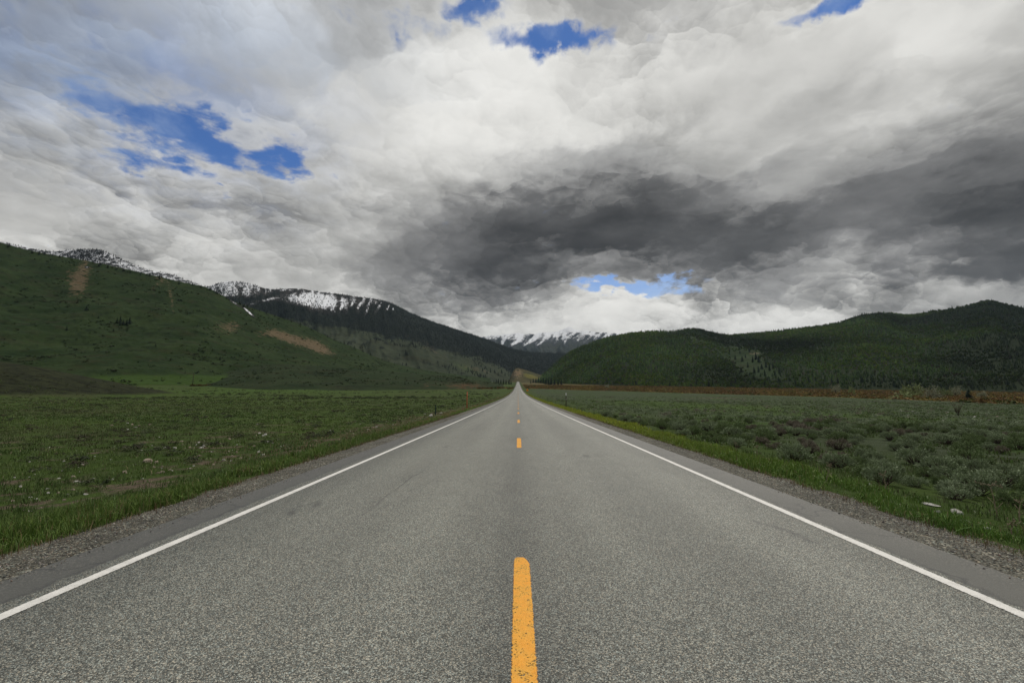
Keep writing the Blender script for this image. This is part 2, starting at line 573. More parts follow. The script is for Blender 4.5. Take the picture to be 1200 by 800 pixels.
# ------------------------------------------------------------------ road
def strip_mesh(name, xs, zoff, y0, y1, wob=0.0):
    ys = np.unique(np.concatenate([np.arange(max(y0, -60), min(y1, 120), 1.0), np.geomspace(120, max(y1, 121), 260), [y0, y1]]))
    ys = ys[(ys >= y0) & (ys <= y1)]
    V = []
    for x, dz in zip(xs, zoff):
        V.append(np.stack([np.full_like(ys, x), ys, hroad(ys) + dz], -1))
    V = np.concatenate(V)
    return mesh_from(name, V, grid_faces(len(xs), len(ys)), 4, True)


def chips(t, P, sc, dark, light, power=1.6):
    """seal-coat stone chips: random grey / tan / bluish cells"""
    c = t.voro(P, sc, 'Color')
    s = t.node('ShaderNodeSeparateColor'); t.put(s.inputs[0], c)
    col = t.mix(t.m('POWER', s.outputs[0], power), dark, light)
    warm = t.mix(s.outputs[1], (1.14, 1.0, .82, 1), (.84, 1.0, 1.02, 1))
    col = t.mix(1.0, col, warm, 'MULTIPLY')
    d = t.voro(P, sc, 'Distance')
    return col, d, s.outputs[2]


def build_road():
    me = strip_mesh('road', [-4.32, -4.30, -2.2, 0, 2.2, 4.24, 4.26], [-.06, 0, 0, 0, 0, 0, -.06], -60, 2200)

    def f(t, b):
        P = t.pos(); x, y, z = t.xyz(P)
        col, d, rnd = chips(t, P, 150.0, (.012, .014, .013), (.73, .72, .66), 2.9)
        col2, d2, _ = chips(t, P, 260.0, (.022, .025, .021), (.28, .277, .250), 2.0)
        col = t.mix(.34, col, col2)
        # bleached binder: wheel paths lighter, a darker stripe along the centre joint
        ax = t.m('ABSOLUTE', x)
        big = t.noise(t.v('MULTIPLY', P, (1.0, .12, 1)), .55, 4, .6)
        mid = t.noise(t.v('MULTIPLY', P, (1.0, .5, 1)), 2.2, 4, .6)
        wheel = t.m('ADD', t.ss(t.m('ABSOLUTE', t.m('SUBTRACT', ax, 1.05)), .1, .55, 1, 0), t.ss(t.m('ABSOLUTE', t.m('SUBTRACT', ax, 2.65)), .1, .55, 1, 0))
        k = t.m('ADD', t.ss(big, .3, .7, .86, 1.12, 'LINEAR'), t.m('MULTIPLY', wheel, .13))
        k = t.m('SUBTRACT', k, t.ss(t.m('ADD', ax, t.m('MULTIPLY', t.m('SUBTRACT', mid, .5), .3)), .02, .42, .20, 0))
        k = t.m('MULTIPLY', k, t.ss(mid, .3, .7, .93, 1.07, 'LINEAR'))
        col = t.mix(1.0, col, t.vec(k, k, k), 'MULTIPLY')
        # a few dark tar flecks
        tv = t.v('MULTIPLY', P, (1.0, .35, 1))
        tar = t.m('MULTIPLY', t.ss(t.noise(tv, .75, 2, .5), .66, .71), t.ss(t.noise(tv, 3.3, 3, .6), .45, .6))
        col = t.mix(t.m('MULTIPLY', tar, .7), col, (.035, .035, .034))
        # long hairline joint in the left lane
        jx = t.m('ADD', x, t.m('MULTIPLY', t.m('SUBTRACT', t.noise(t.vec(0, y, 0), .22, 4, .6), .5), .5))
        crack = t.m('MULTIPLY', t.ss(t.m('ABSOLUTE', t.m('ADD', jx, 2.0)), .008, .03, .55, 0), t.ss(t.noise(t.vec(3, y, 0), .12, 2), .48, .58))
        col = t.mix(crack, col, (.035, .035, .034))
        # smooth asphalt shoulder outside the edge lines, ragged border to the chips
        edge = t.m('ADD', t.m('SUBTRACT', x, -.03), 0)
        lim = t.m('ADD', t.ss(x, -1, 1, 3.83, 3.66), t.m('MULTIPLY', t.m('SUBTRACT', t.noise(P, 4.0, 6, .75), .5), .34))
        sh = t.ss(t.m('SUBTRACT', ax, lim), -.03, .03)
        fine = t.noise(P, 110, 4, .8)
        sc = t.mix(t.ss(fine, .3, .7), (.050, .0495, .042), (.158, .155, .136))
        sc = t.mix(t.ss(t.noise(P, 2.3, 4, .65), .35, .7), sc, (.114, .112, .098))
        crk = t.ss(t.voro(t.v('ADD', P, t.v('SCALE', t.noise(P, 2.0, 3, out='Color'), scale=.7)), .55, feature='DISTANCE_TO_EDGE'), .004, .012, .55, 0)
        sc = t.mix(crk, sc, (.03, .03, .03))
        # loose gravel spilling over the outer edge
        spill = t.ss(t.m('ADD', ax, t.m('MULTIPLY', t.noise(P, 1.6, 5, .7), .8)), 4.15, 4.7)
        peb = t.ss(t.voro(P, 40, 'Distance'), .30, .36, 1, 0)
        sc = t.mix(t.m('MULTIPLY', spill, peb), sc, (.21, .195, .17))
        dk = t.ss(t.m('ABSOLUTE', t.m('SUBTRACT', ax, t.m('ADD', lim, .03))), .0, .05, .45, 0)
        sc = t.mix(dk, sc, (.035, .035, .035))
        col = t.mix(sh, col, sc)
        t.put(b.inputs['Base Color'], col)
        h = t.mix(sh, t.m('MULTIPLY', d, -1.0), t.m('MULTIPLY', fine, .12))
        t.put(b.inputs['Normal'], t.bump(h, .75, .006))
        t.put(b.inputs['Roughness'], t.ss(rnd, 0, 1, .42, .72, 'LINEAR'))
    road = obj('road', me, material('chip_seal', f, .8, .5), kind='structure')

    def paint(name, c, c2, half, lo):
        def g(t, b):
            P = t.pos(); o = t.node('ShaderNodeTexCoord').outputs['Object']
            u, v, _ = t.xyz(o)
            n = t.noise(P, 75.0, 4, .75); w = t.noise(P, 9.0, 4, .6)
            col = t.mix(t.ss(w, .3, .75), c, c2)
            kk = t.ss(t.noise(P, 34, 4, .7), .3, .7, .86, 1.06, 'LINEAR')
            t.put(b.inputs['Base Color'], t.mix(1.0, col, t.vec(kk, kk, kk), 'MULTIPLY'))
            e = t.m('ADD', t.m('ABSOLUTE', u), t.m('MULTIPLY', t.m('SUBTRACT', n, .5), .045))
            keep = t.ss(e, half - .004, half + .002, 1, 0)
            worn = t.ss(t.m('ADD', n, t.m('MULTIPLY', w, .55)), lo, lo + .09, 1, 0)
            al = t.m('MULTIPLY', keep, worn)
            t.put(b.inputs['Alpha'], al)
            t.put(b.inputs['Normal'], t.bump(t.voro(P, 95.0), .45, .004))
        return material(name, g, .6, .35)
    white = paint('white_road_paint', (.80, .78, .73), (.66, .645, .60), .053, .93)
    amber = paint('amber_road_paint', (.86, .36, .020), (.80, .42, .050), .072, .84)

    def line(name, x, hw, y0, y1, mat, lift=.004, **props):
        ys = np.unique(np.concatenate([np.arange(y0, min(y1, 80), .5), np.geomspace(max(80, y0), max(y1, 80.1), 200) if y1 > 80 else [y1], [y1]]))
        ys = ys[(ys >= y0) & (ys <= y1)]
        if y1 - y0 < 4:                      # sprayed ends are rounded off, the right corner more
            ys = np.unique(np.concatenate([ys, y1 - np.array([.02, .05, .09, .14, .2]), y0 + np.array([.02, .05, .1])]))
            e = np.minimum(np.clip((y1 - ys) / .22, 0, 1), np.clip((ys - y0 + .02) / .10, 0, 1))
            V = np.concatenate([np.stack([-hw * (.55 + .45 * e ** .4), ys, hroad(ys) + lift], -1), np.stack([hw * (.15 + .85 * e ** .6), ys, hroad(ys) + lift], -1)])
        else:
            V = np.concatenate([np.stack([np.full_like(ys, q), ys, hroad(ys) + lift], -1) for q in (-hw, hw)])
        o = obj(name, mesh_from(name, V, grid_faces(2, len(ys)), 4), mat, road, **props)
        o.location.x = x
        return o
    line('edge_line', -3.62, .064, -60, 2200, white, label='solid white line along the left lane')
    line('edge_line', 3.56, .064, -60, 2200, white, label='solid white line along the right lane')
    Vr, n = [], 0
    for i in range(-4, 175):
        y0 = 1.49 + 12.2 * i
        if i < 60:
            line('centre_dash', .032, .082, y0, y0 + 3.05, amber)
        else:
            Vr += [(-.072 + .0, y0, hroad(y0) + .006), (.072, y0, hroad(y0) + .006), (.072, y0 + 3.05, hroad(y0 + 3.05) + .006), (-.072, y0 + 3.05, hroad(y0 + 3.05) + .006)]; n += 1
    o = obj('centre_dash', mesh_from('far_dashes', np.array(Vr), np.arange(n * 4).reshape(-1, 4), 4), amber, road, kind='stuff')
    o.location.x = .032

    # gravel verge, both sides
    def fg(t, b):
        P = t.pos()
        col, d, rnd = chips(t, P, 62.0, (.016, .016, .014), (.50, .47, .41), 2.6)
        col2, d2, _ = chips(t, P, 130.0, (.018, .018, .016), (.26, .245, .215), 2.0)
        big = t.ss(t.noise(P, 5.0, 4, .6), .40, .60)
        c = t.mix(big, col2, col)
        k = t.ss(t.noise(P, .8, 5, .6), .3, .7, .72, 1.15, 'LINEAR')
        ax = t.m('ABSOLUTE', t.xyz(P)[0])
        dirt = t.ss(t.m('ADD', ax, t.m('MULTIPLY', t.m('SUBTRACT', t.noise(P, 3.0, 4), .5), .8)), 4.9, 5.3, 0, .6)
        c = t.mix(dirt, c, (.10, .078, .052))
        t.put(b.inputs['Base Color'], t.mix(1.0, c, t.vec(k, k, k), 'MULTIPLY'))
        t.put(b.inputs['Normal'], t.bump(t.mix(big, t.m('MULTIPLY', d2, -.4), t.m('MULTIPLY', d, -1.0)), .9, .014))
    gm = material('loose_gravel', fg, .9, .15)
    for s in (-1, 1):
        xs = np.array([4.1, 4.5, 4.9, 5.25, 5.75])
        zo = np.array([-.014, -.022, -.04, -.066, -.19])
        if s < 0:
            xs, zo = -xs[::-1], zo[::-1]
        obj('gravel_shoulder', strip_mesh('gravel_shoulder', xs, zo, -60, 2200), gm, kind='structure')


build_road()


# ------------------------------------------------------------------ hills
def catmull(xs, ys, q):
    """smooth-ish interpolation through points"""
    xs = np.asarray(xs, float); ys = np.asarray(ys, float)
    m = np.gradient(ys, xs)
    i = np.clip(np.searchsorted(xs, q) - 1, 0, len(xs) - 2)
    h = xs[i + 1] - xs[i]; t = np.clip((q - xs[i]) / h, 0, 1)
    return ((2 * t**3 - 3 * t**2 + 1) * ys[i] + (t**3 - 2 * t**2 + t) * h * m[i] + (-2 * t**3 + 3 * t**2) * ys[i + 1] + (t**3 - t**2) * h * m[i + 1])


class Hill:
    """a hill traced by its skyline: ridge at a distance of its own, slope to its foot in front, back slope behind"""
    def __init__(self, name, ridge, foot, ns, nt, p, amp, wave, seed, gully=0.0, back=1.2, rough=.0):
        ridge = np.array(ridge, float); foot = np.array(foot, float)
        px = np.linspace(ridge[0, 0], ridge[-1, 0], ns)
        py = catmull(ridge[:, 0], ridge[:, 1], px)
        Yr = np.interp(px, ridge[:, 0], ridge[:, 2])
        py = py + rough * fbm(px * .12, px * 0, 4, seed)
        D = pdir(px, py)
        R = np.stack([D[:, 0] * Yr, Yr, EYE + D[:, 2] * Yr], -1)
        Yf = np.interp(px, foot[:, 0], foot[:, 1])
        fx = D[:, 0] * Yf
        Ft = np.stack([fx, Yf, ground(fx, Yf) - 4.0], -1)
        tf = np.linspace(0, 1, nt)
        tb = 1 + np.linspace(0, 1, max(8, nt // 5))[1:]
        T = np.concatenate([tf, tb])
        P = np.zeros((ns, len(T), 3))
        H = np.maximum(R[:, 2] - Ft[:, 2], 1.0)
        for j, t in enumerate(T):
            if t <= 1:
                xy = Ft[:, :2] + (R[:, :2] - Ft[:, :2]) * t
                z = Ft[:, 2] + H * t ** p
            else:
                xy = R[:, :2] + (R[:, :2] - Ft[:, :2]) * (t - 1) * back
                z = R[:, 2] - H * (t - 1) * 1.05
            env = np.sin(np.pi * min(t, 1)) ** .8 if t < 1 else (t - 1) * .8
            n = fbm(xy[:, 0] / wave, xy[:, 1] / wave, 5, seed)
            g = 1 - np.abs(fbm(px * .035 + .5 * n, np.full(ns, t * 1.3), 4, seed + 3)) * 3
            P[:, j, :2] = xy
            P[:, j, 2] = z + env * H * (amp * n + gully * g)
        self.P, self.px, self.py, self.T, self.nf = P, px, py, T, nt
        self.name = name
        self.flat = P.reshape(-1, 3)
        self.TT = np.broadcast_to(T[None], P.shape[:2]).ravel()
        self.PX, self.PY = to_px(self.flat)

    def build(self, colors, mat):
        me = mesh_from(self.name, self.flat, grid_faces(*self.P.shape[:2]), 4, True, colors)
        self.o = obj(self.name, me, mat, kind='structure')

    def at(self, px, t):
        i = np.clip((np.asarray(px, float) - self.px[0]) / (self.px[-1] - self.px[0]), 0, .99999) * (len(self.px) - 1)
        j = np.clip(np.asarray(t, float), 0, .99999) * (self.nf - 1)
        i0, j0 = i.astype(int), j.astype(int); u, v = (i - i0)[..., None], (j - j0)[..., None]
        P = self.P
        return (P[i0, j0] * (1 - u) + P[i0 + 1, j0] * u) * (1 - v) + (P[i0, j0 + 1] * (1 - u) + P[i0 + 1, j0 + 1] * u) * v

    def at_px(self, px, py):
        """surface point seen at a photo pixel"""
        ts = np.linspace(0, .999, 300)
        Q = self.at(np.full(300, px), ts)
        _, qy = to_px(Q)
        return Q[int(np.argmin(np.abs(qy - py)))]

    def scatter(self, n, mask):
        """n points over the front face, spread by area and mask(px, py, t, P)"""
        P = self.P[:, :self.nf]
        a = np.linalg.norm(np.cross(P[1:, :-1] - P[:-1, :-1], P[:-1, 1:] - P[:-1, :-1]), axis=-1)
        c = P[:-1, :-1].reshape(-1, 3)
        qx, qy = to_px(c)
        tt = np.broadcast_to(self.T[None, :self.nf - 1], a.shape).ravel()
        w = a.ravel() * np.clip(mask(qx, qy, tt, c), 0, None)
        k = rng.choice(len(w), n, p=w / w.sum())
        i, j = np.divmod(k, self.nf - 1)
        i = i + rng.random(n); j = j + rng.random(n)
        return self.at(self.px[0] + i / (len(self.px) - 1) * (self.px[-1] - self.px[0]), j / (self.nf - 1))


def blob(X, Y, cx, cy, rx, ry, ang=0.0):
    a = math.radians(ang); dx, dy = X - cx, Y - cy
    u = dx * math.cos(a) + dy * math.sin(a); v = -dx * math.sin(a) + dy * math.cos(a)
    return np.exp(-(u / rx) ** 2 - (v / ry) ** 2)


def hill_mat(name, base, alt, dark, tan=(.16, .115, .065), nscale=.02, snow_scale=.03, rock=(.035, .035, .035), bumpd=2.0, lushc=(.045, .095, .014), brown=(.032, .033, .016)):
    """r tan soil, g snow, b dark forest, a lush"""
    def f(t, b):
        P = t.pos()
        at = t.node('ShaderNodeAttribute', attribute_name='tint')
        s = t.node('ShaderNodeSeparateColor'); t.put(s.inputs[0], at.outputs['Color'])
        r, g, d, lush = s.outputs[0], s.outputs[1], s.outputs[2], at.outputs['Alpha']
        n1 = t.noise(P, nscale * .35, 5, .6); n2 = t.noise(P, nscale, 6, .65); n3 = t.noise(P, nscale * 6, 6, .7)
        c = t.mix(t.ss(n1, .35, .65), base, alt)
        c = t.mix(t.ss(n2, .48, .68, 0, .75), c, dark)
        c = t.mix(t.ss(t.noise(t.v('MULTIPLY', P, (.45, 1.0, 1.6)), nscale * .9, 6, .68), .50, .66, 0, .6), c, brown)
        c = t.mix(t.ss(t.m('ADD', d, t.m('MULTIPLY', t.m('SUBTRACT', n2, .5), 1.5)), .4, .65), c, dark)
        c = t.mix(t.ss(t.m('ADD', lush, t.m('MULTIPLY', t.m('SUBTRACT', n2, .5), 1.0)), .35, .8), c, lushc)
        c = t.mix(t.ss(t.m('ADD', r, t.m('MULTIPLY', t.m('SUBTRACT', t.noise(P, nscale * 2.4, 8, .78), .5), 3.4)), .46, .66), c, tan)
        k = t.ss(n3, .25, .75, .70, 1.30, 'LINEAR')
        c = t.mix(1.0, c, t.vec(k, k, k), 'MULTIPLY')
        ns = t.noise(P, snow_scale, 8, .72)
        sn = t.ss(t.m('ADD', g, t.m('MULTIPLY', t.m('SUBTRACT', ns, .5), 1.7)), .42, .68)
        c = t.mix(t.ss(g, .05, .25), c, rock)
        c = t.mix(sn, c, t.mix(t.ss(n3, .3, .7), (.62, .64, .67), (.82, .83, .85)))
        t.put(b.inputs['Base Color'], c)
        t.put(b.inputs['Normal'], t.bump(t.m('ADD', n2, t.m('MULTIPLY', n3, .3)), .6, bumpd))
    return material(name, f, .95, .03)


# grassy hill, left
hillA = Hill('grassy_hill',
             [(-420, 250, 900), (-200, 262, 930), (-60, 276, 960), (0, 284, 980), (25, 291, 985), (75, 301, 1000), (110, 307, 1010), (150, 316, 1020), (190, 325, 1035), (220, 332, 1050),
              (240, 336, 1060), (272, 352, 1080), (317, 368, 1110), (360, 383, 1140), (390, 397, 1160), (415, 407, 1180), (447, 421, 1210), (490, 432, 1260), (530, 438, 1320), (575, 443, 1400)],
             [(-420, 290), (0, 330), (150, 380), (300, 430), (450, 560), (575, 900)],
             760, 260, 1.55, .085, 150.0, 1.0)
X, Y, T = hillA.PX, hillA.PY, hillA.TT
fr = (T <= 1)
tan = (.72 * blob(X, Y, 98, 322, 9, 26, 10) + .5 * blob(X, Y, 85, 330, 10, 18) + .55 * blob(X, Y, 188, 327, 6, 9) + .5 * blob(X, Y, 200, 345, 3, 22, -8)
       + .62 * blob(X, Y, 268, 384, 17, 8) + .9 * blob(X, Y, 338, 396, 26, 6, 22) + 1.0 * blob(X, Y, 372, 406, 20, 6, 26) + .45 * blob(X, Y, 310, 392, 16, 5) + .4 * blob(X, Y, 180, 340, 5, 8)) * fr
snow = (1.05 * blob(X, Y, 291, 365, 8, 1.0, 42) + .62 * blob(X, Y, 102, 313, 2.6, .9) + .75 * blob(X, Y, 114, 307, 4, 1.5) + .55 * blob(X, Y, 275, 355, 8, .9, 35)) * fr
lush = .85 * sstep(436, 446, Y) * (1 - sstep(260, 330, X)) * sstep(60, 150, X) * fr + .34 * sstep(380, 440, Y) * fr
hillA.build(np.stack([tan, snow, .0 * X, lush], -1),
            hill_mat('hill_grass', (.019, .034, .012), (.030, .047, .017), (.013, .021, .010), (.12, .092, .055), .05, .2, bumpd=2.5, lushc=(.038, .066, .016)))

# low sage bench at the foot of the hill
bench = Hill('sage_bench',
             [(190, 446, 640), (240, 437, 645), (280, 430, 650), (310, 427.5, 650), (350, 427, 650), (390, 429.5, 655), (430, 433, 660), (480, 437, 670), (520, 440, 690), (556, 445, 720), (590, 450, 760)],
             [(190, 390), (320, 360), (450, 380), (590, 520)], 240, 60, 1.15, .05, 60.0, 2.0)
X, Y, T = bench.PX, bench.PY, bench.TT
tan = .62 * blob(X, Y, 548, 452, 26, 5) + .3 * blob(X, Y, 500, 452, 30, 5)
bench.build(np.stack([tan, 0 * X, .35 * blob(X, Y, 380, 448, 100, 9), .25 * blob(X, Y, 250, 440, 30, 8)], -1),
            hill_mat('bench_sage', (.019, .032, .013), (.030, .043, .019), (.013, .018, .010), (.085, .052, .028), .05, .2, bumpd=1.5))

# snowy ridge seen above the grassy hill
ridge1 = Hill('snowy_ridge',
              [(-200, 280, 2300), (-40, 283, 2300), (0, 283, 2300), (20, 287.5, 2300), (45, 292.5, 2300), (65, 294.5, 2320), (80, 293.0, 2350), (100, 292, 2350), (118, 292.8, 2350), (130, 297, 2350), (150, 307, 2350), (175, 316.5, 2350),
               (200, 321, 2350), (215, 326.5, 2350), (235, 334, 2350), (260, 346, 2350)],
              [(-200, 1500), (260, 1500)], 260, 70, 1.25, .05, 300.0, 4.0, rough=.8)
X, Y, T = ridge1.PX, ridge1.PY, ridge1.TT
ridge1.build(np.stack([0 * X, .56 + 0 * X, .5 + 0 * X, 0 * X], -1),
             hill_mat('snow_speckle', (.03, .03, .028), (.04, .04, .036), (.02, .021, .02), nscale=.02, snow_scale=.035, rock=(.028, .028, .026), bumpd=4.0))

# big mountain behind, snow on its shoulder, dark forest, right flank running down to the road
mtn = Hill('forested_mountain',
           [(150, 350, 3300), (215, 341, 3300), (240, 336.5, 3300), (256, 332, 3300), (275, 329.5, 3300), (295, 333, 3320), (312, 338, 3340), (345, 338, 3380), (375, 341.5, 3400), (415, 347, 3430), (450, 352.5, 3450), (466, 358.5, 3470), (480, 366, 3500),
            (510, 377.5, 3600), (540, 387.5, 3750), (570, 397.5, 3950), (600, 408.5, 4150), (618, 412, 4250), (640, 413.5, 4400), (665, 414, 4550), (700, 414.5, 4700), (760, 413, 4800), (830, 416, 4800)],
           [(150, 1900), (350, 1700), (480, 1800), (560, 2000), (600, 2500), (660, 2900), (830, 3000)], 560, 150, 1.12, .10, 520.0, 6.0, gully=.035, rough=.6)
LX, LY = [300, 400, 450, 500, 560, 600, 640], [362, 376, 385, 397, 411, 428, 442]
X, Y, T = mtn.PX, mtn.PY, mtn.TT
snow = np.zeros_like(X)
snow = np.maximum(snow, .66 * sstep(352, 344, Y) * sstep(325, 290, X))
snow = np.maximum(snow, 1.0 * (blob(X, Y, 372, 352, 42, 10, 6)) * 1.15)
snow = np.maximum(snow, .85 * blob(X, Y, 312, 351, 26, 3.5, -14))
snow = np.maximum(snow, .7 * blob(X, Y, 335, 340, 16, 3))
snow -= .50 * blob(X, Y, 322, 346, 20, 3.0, -12) + .75 * blob(X, Y, 330, 359, 22, 3.8, 6)
snow -= .35 * np.clip(fbm(X * .12, Y * .03, 3, 9) * 3, 0, 1)
for (cx, cy, L, w) in ((402, 357, 9, 2.4), (414, 354, 6, 1.6), (421, 358, 6, 1.7), (431, 360, 8, 1.8), (444, 359, 7, 1.6), (455, 360, 4.5, 1.4), (461, 362, 3, 1.2), (391, 359, 7, 2)):
    snow = np.maximum(snow, 1.05 * blob(X, Y, cx, cy, L, w, 120 if cx != 431 else 108))
crest = Y - np.interp(X, mtn.px, mtn.py)
snow = np.maximum(snow, (.40 + .9 * fbm(X * .22, Y * .06, 4, 19)) * sstep(17, 3, crest) * sstep(478, 430, X) * (1 - .75 * blob(X, Y, 322, 345, 16, 3, -12)))
snow = np.clip(snow, 0, 1.2) * (T <= 1.02)
lower = sstep(0, 14, Y - np.interp(X, LX, LY)) * (X < 640)
forest = 1 - .85 * lower + .5 * lower * np.clip(fbm(X * .035, Y * .09, 4, 12) * 2.4 - .2, 0, 1)
forest = np.where(T > 1, 1, forest)
tan = .35 * blob(X, Y, 500, 405, 30, 5, 24) * fr[0] + .42 * blob(X, Y, 560, 433, 22, 3, 12)
lush = .45 * blob(X, Y, 545, 431, 22, 6, 20) + .2 * lower
mtn.build(np.stack([tan, snow, forest * (snow < .35), lush], -1),
          hill_mat('mountain_side', (.034, .043, .024), (.048, .058, .034), (.013, .018, .013), (.10, .08, .048), .012, .03, rock=(.040, .037, .033), bumpd=6.0, lushc=(.055, .075, .030)))

# far snow peaks at the head of the valley
peaks = Hill('snow_peaks',
             [(520, 402, 9000), (545, 397, 9000), (562, 396, 9000), (572, 393.5, 9000), (585, 392.5, 9000), (595, 391.5, 9000), (603, 390.5, 9050), (615, 391.5, 9100), (630, 390.5, 9150), (645, 389, 9200), (659, 386.4, 9300), (667, 382.2, 9300), (675, 385.6, 9300), (690, 387.5, 9300), (705, 389.5, 9300),
              (722, 390.5, 9300), (740, 393, 9300), (770, 400, 9300)],
             [(520, 6000), (640, 5600), (770, 5800)], 420, 130, 1.1, .10, 900.0, 14.0, gully=.085, rough=2.2)
X, Y, T = peaks.PX, peaks.PY, peaks.TT
st = fbm((X + (Y - 390) * (.9 + .8 * fbm(X * .02, Y * .01, 2, 5))) * .14, Y * .09, 5, 21)
snow = .64 + 1.0 * st - .046 * (Y - 392) - .16 * sstep(640, 720, X)
snow += .55 * blob(X, Y, 604, 401, 16, 2.6, -33) + .5 * blob(X, Y, 589, 402, 2.5, 8, 8) + .5 * blob(X, Y, 661, 393, 2.5, 8, 22) + .45 * blob(X, Y, 624, 400, 14, 2.4, -28) + .4 * blob(X, Y, 692, 391, 12, 2.2, 12)
snow *= sstep(412, 402, Y)
peaks.build(np.stack([0 * X, np.clip(snow, 0, 1.1), .25 + 0 * X, .12 + 0 * X], -1),
            hill_mat('peak_rock', (.034, .042, .036), (.045, .052, .04), (.025, .032, .034), nscale=.006, snow_scale=.02, rock=(.040, .044, .046), bumpd=10.0))

# pale knoll in front of the road's end, its sunlight painted into the grass colour
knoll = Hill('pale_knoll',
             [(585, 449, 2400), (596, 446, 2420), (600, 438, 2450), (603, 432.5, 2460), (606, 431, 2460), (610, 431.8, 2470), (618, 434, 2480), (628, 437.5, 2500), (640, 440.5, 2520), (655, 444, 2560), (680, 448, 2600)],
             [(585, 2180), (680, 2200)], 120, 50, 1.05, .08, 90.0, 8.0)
X, Y, T = knoll.PX, knoll.PY, knoll.TT
knoll.build(np.stack([.75 * blob(X, Y, 606, 437, 9, 7), 0 * X, .55 * sstep(625, 640, X) * sstep(438, 444, Y), 1.0 * blob(X, Y, 622, 441, 13, 3, 14)], -1),  # last channel: sunlit wedge, painted yellow
            hill_mat('knoll_grass_sunlit', (.060, .062, .028), (.080, .070, .034), (.030, .034, .016), (.17, .125, .075), .03, .2, bumpd=1.0, lushc=(.125, .115, .032)))

# forested hills, right
hillF = Hill('wooded_hill',
             [(628, 447, 2700), (640, 436, 2650), (652, 425, 2600), (665, 414.5, 2500), (685, 405, 2400), (712, 396, 2350), (740, 390.5, 2300), (765, 388.5, 2300), (790, 388.5, 2300), (802, 386, 2330), (817, 386, 2330), (830, 389, 2330),
              (850, 393, 2350), (877, 391, 2350), (900, 389.5, 2350), (925, 386.5, 2330), (950, 383.5, 2300), (982, 378.5, 2280), (1015, 369, 2250), (1035, 367, 2250), (1070, 369.5, 2230), (1087, 366, 2200),
              (1117, 361.5, 2150), (1137, 357.5, 2130), (1160, 352.5, 2100), (1175, 356, 2100), (1200, 361, 2100), (1260, 372, 2100), (1400, 365, 2100), (1700, 350, 2100)],
             [(628, 1900), (660, 1650), (740, 1250), (860, 1080), (1000, 930), (1200, 800), (1700, 700)], 560, 150, 1.05, .10, 330.0, 17.0, gully=.02, rough=.4)
X, Y, T = hillF.PX, hillF.PY, hillF.TT
clear = np.clip(.95 * blob(X, Y, 868, 420, 32, 16, 30) + .85 * blob(X, Y, 890, 432, 30, 9, 22) + .7 * blob(X, Y, 812, 397, 20, 4, 12) + .6 * blob(X, Y, 884, 414, 12, 4), 0, 1)
clear = np.maximum(clear, .8 * blob(X, Y, 647, 428, 4, 12, 35))
tan = .85 * blob(X, Y, 648, 427, 2.5, 14, 38) + .55 * blob(X, Y, 885, 414, 9, 3) + .6 * blob(X, Y, 742, 433, 3, 7, 35)
hillF.build(np.stack([tan, 0 * X, 1 - clear, 0 * X], -1),
            hill_mat('wooded_ground', (.021, .037, .012), (.029, .046, .016), (.018, .026, .011), (.14, .11, .07), .02, .2, bumpd=2.0))

# ------------------------------------------------------------------ foliage tools
def leafy(name, rough=.85, spec=.1, var=.18, scale=3.0, trans=.0):
    def f(t, b):
        c = t.attr('tint')
        k = t.ss(t.noise(t.pos(), scale, 3, .6), .3, .7, 1 - var, 1 + var, 'LINEAR')
        t.put(b.inputs['Base Color'], t.mix(1.0, c, t.vec(k, k, k), 'MULTIPLY'))
    return material(name, f, rough, spec)


M_TREE = leafy('tree_foliage', scale=.15)
M_LEAF = leafy('shrub_leaves')
M_GRASS = leafy('grass_blades', .6, .25, .15, 1.5)
M_BARK = plain('bark', (.055, .042, .032), .95, .05)
M_TWIG = plain('grey_twig', (.075, .060, .050), .95, .05, .3, 30)


def conifer_template(tiers, sides, seed, jag=.25, slim=.30):
    r = np.random.default_rng(seed)
    V, Fc = [], []
    for k in range(tiers):
        a = k / tiers
        zb = .06 + .80 * a + r.uniform(-.01, .01); zt = min(1.0, zb + 1.75 * .94 / (tiers + .8))
        rad = slim * (1 - a) ** .85 + .02
        if k == tiers - 1: zt = 1.0
        base = len(V)
        ph = r.uniform(0, 6)
        ox, oy = r.uniform(-.015, .015, 2)
        V.append((ox, oy, zt))
        for i in range(sides):
            t = ph + 2 * math.pi * i / sides
            rr = rad * (1 + r.uniform(-jag, jag)) * (1 if i % 2 else .68)
            V.append((ox + rr * math.cos(t), oy + rr * math.sin(t), zb + r.uniform(-.03, .02) + (.03 if i % 2 == 0 else 0)))
        for i in range(sides):
            Fc.append((base, base + 1 + i, base + 1 + (i + 1) % sides))
    return np.array(V), np.array(Fc)


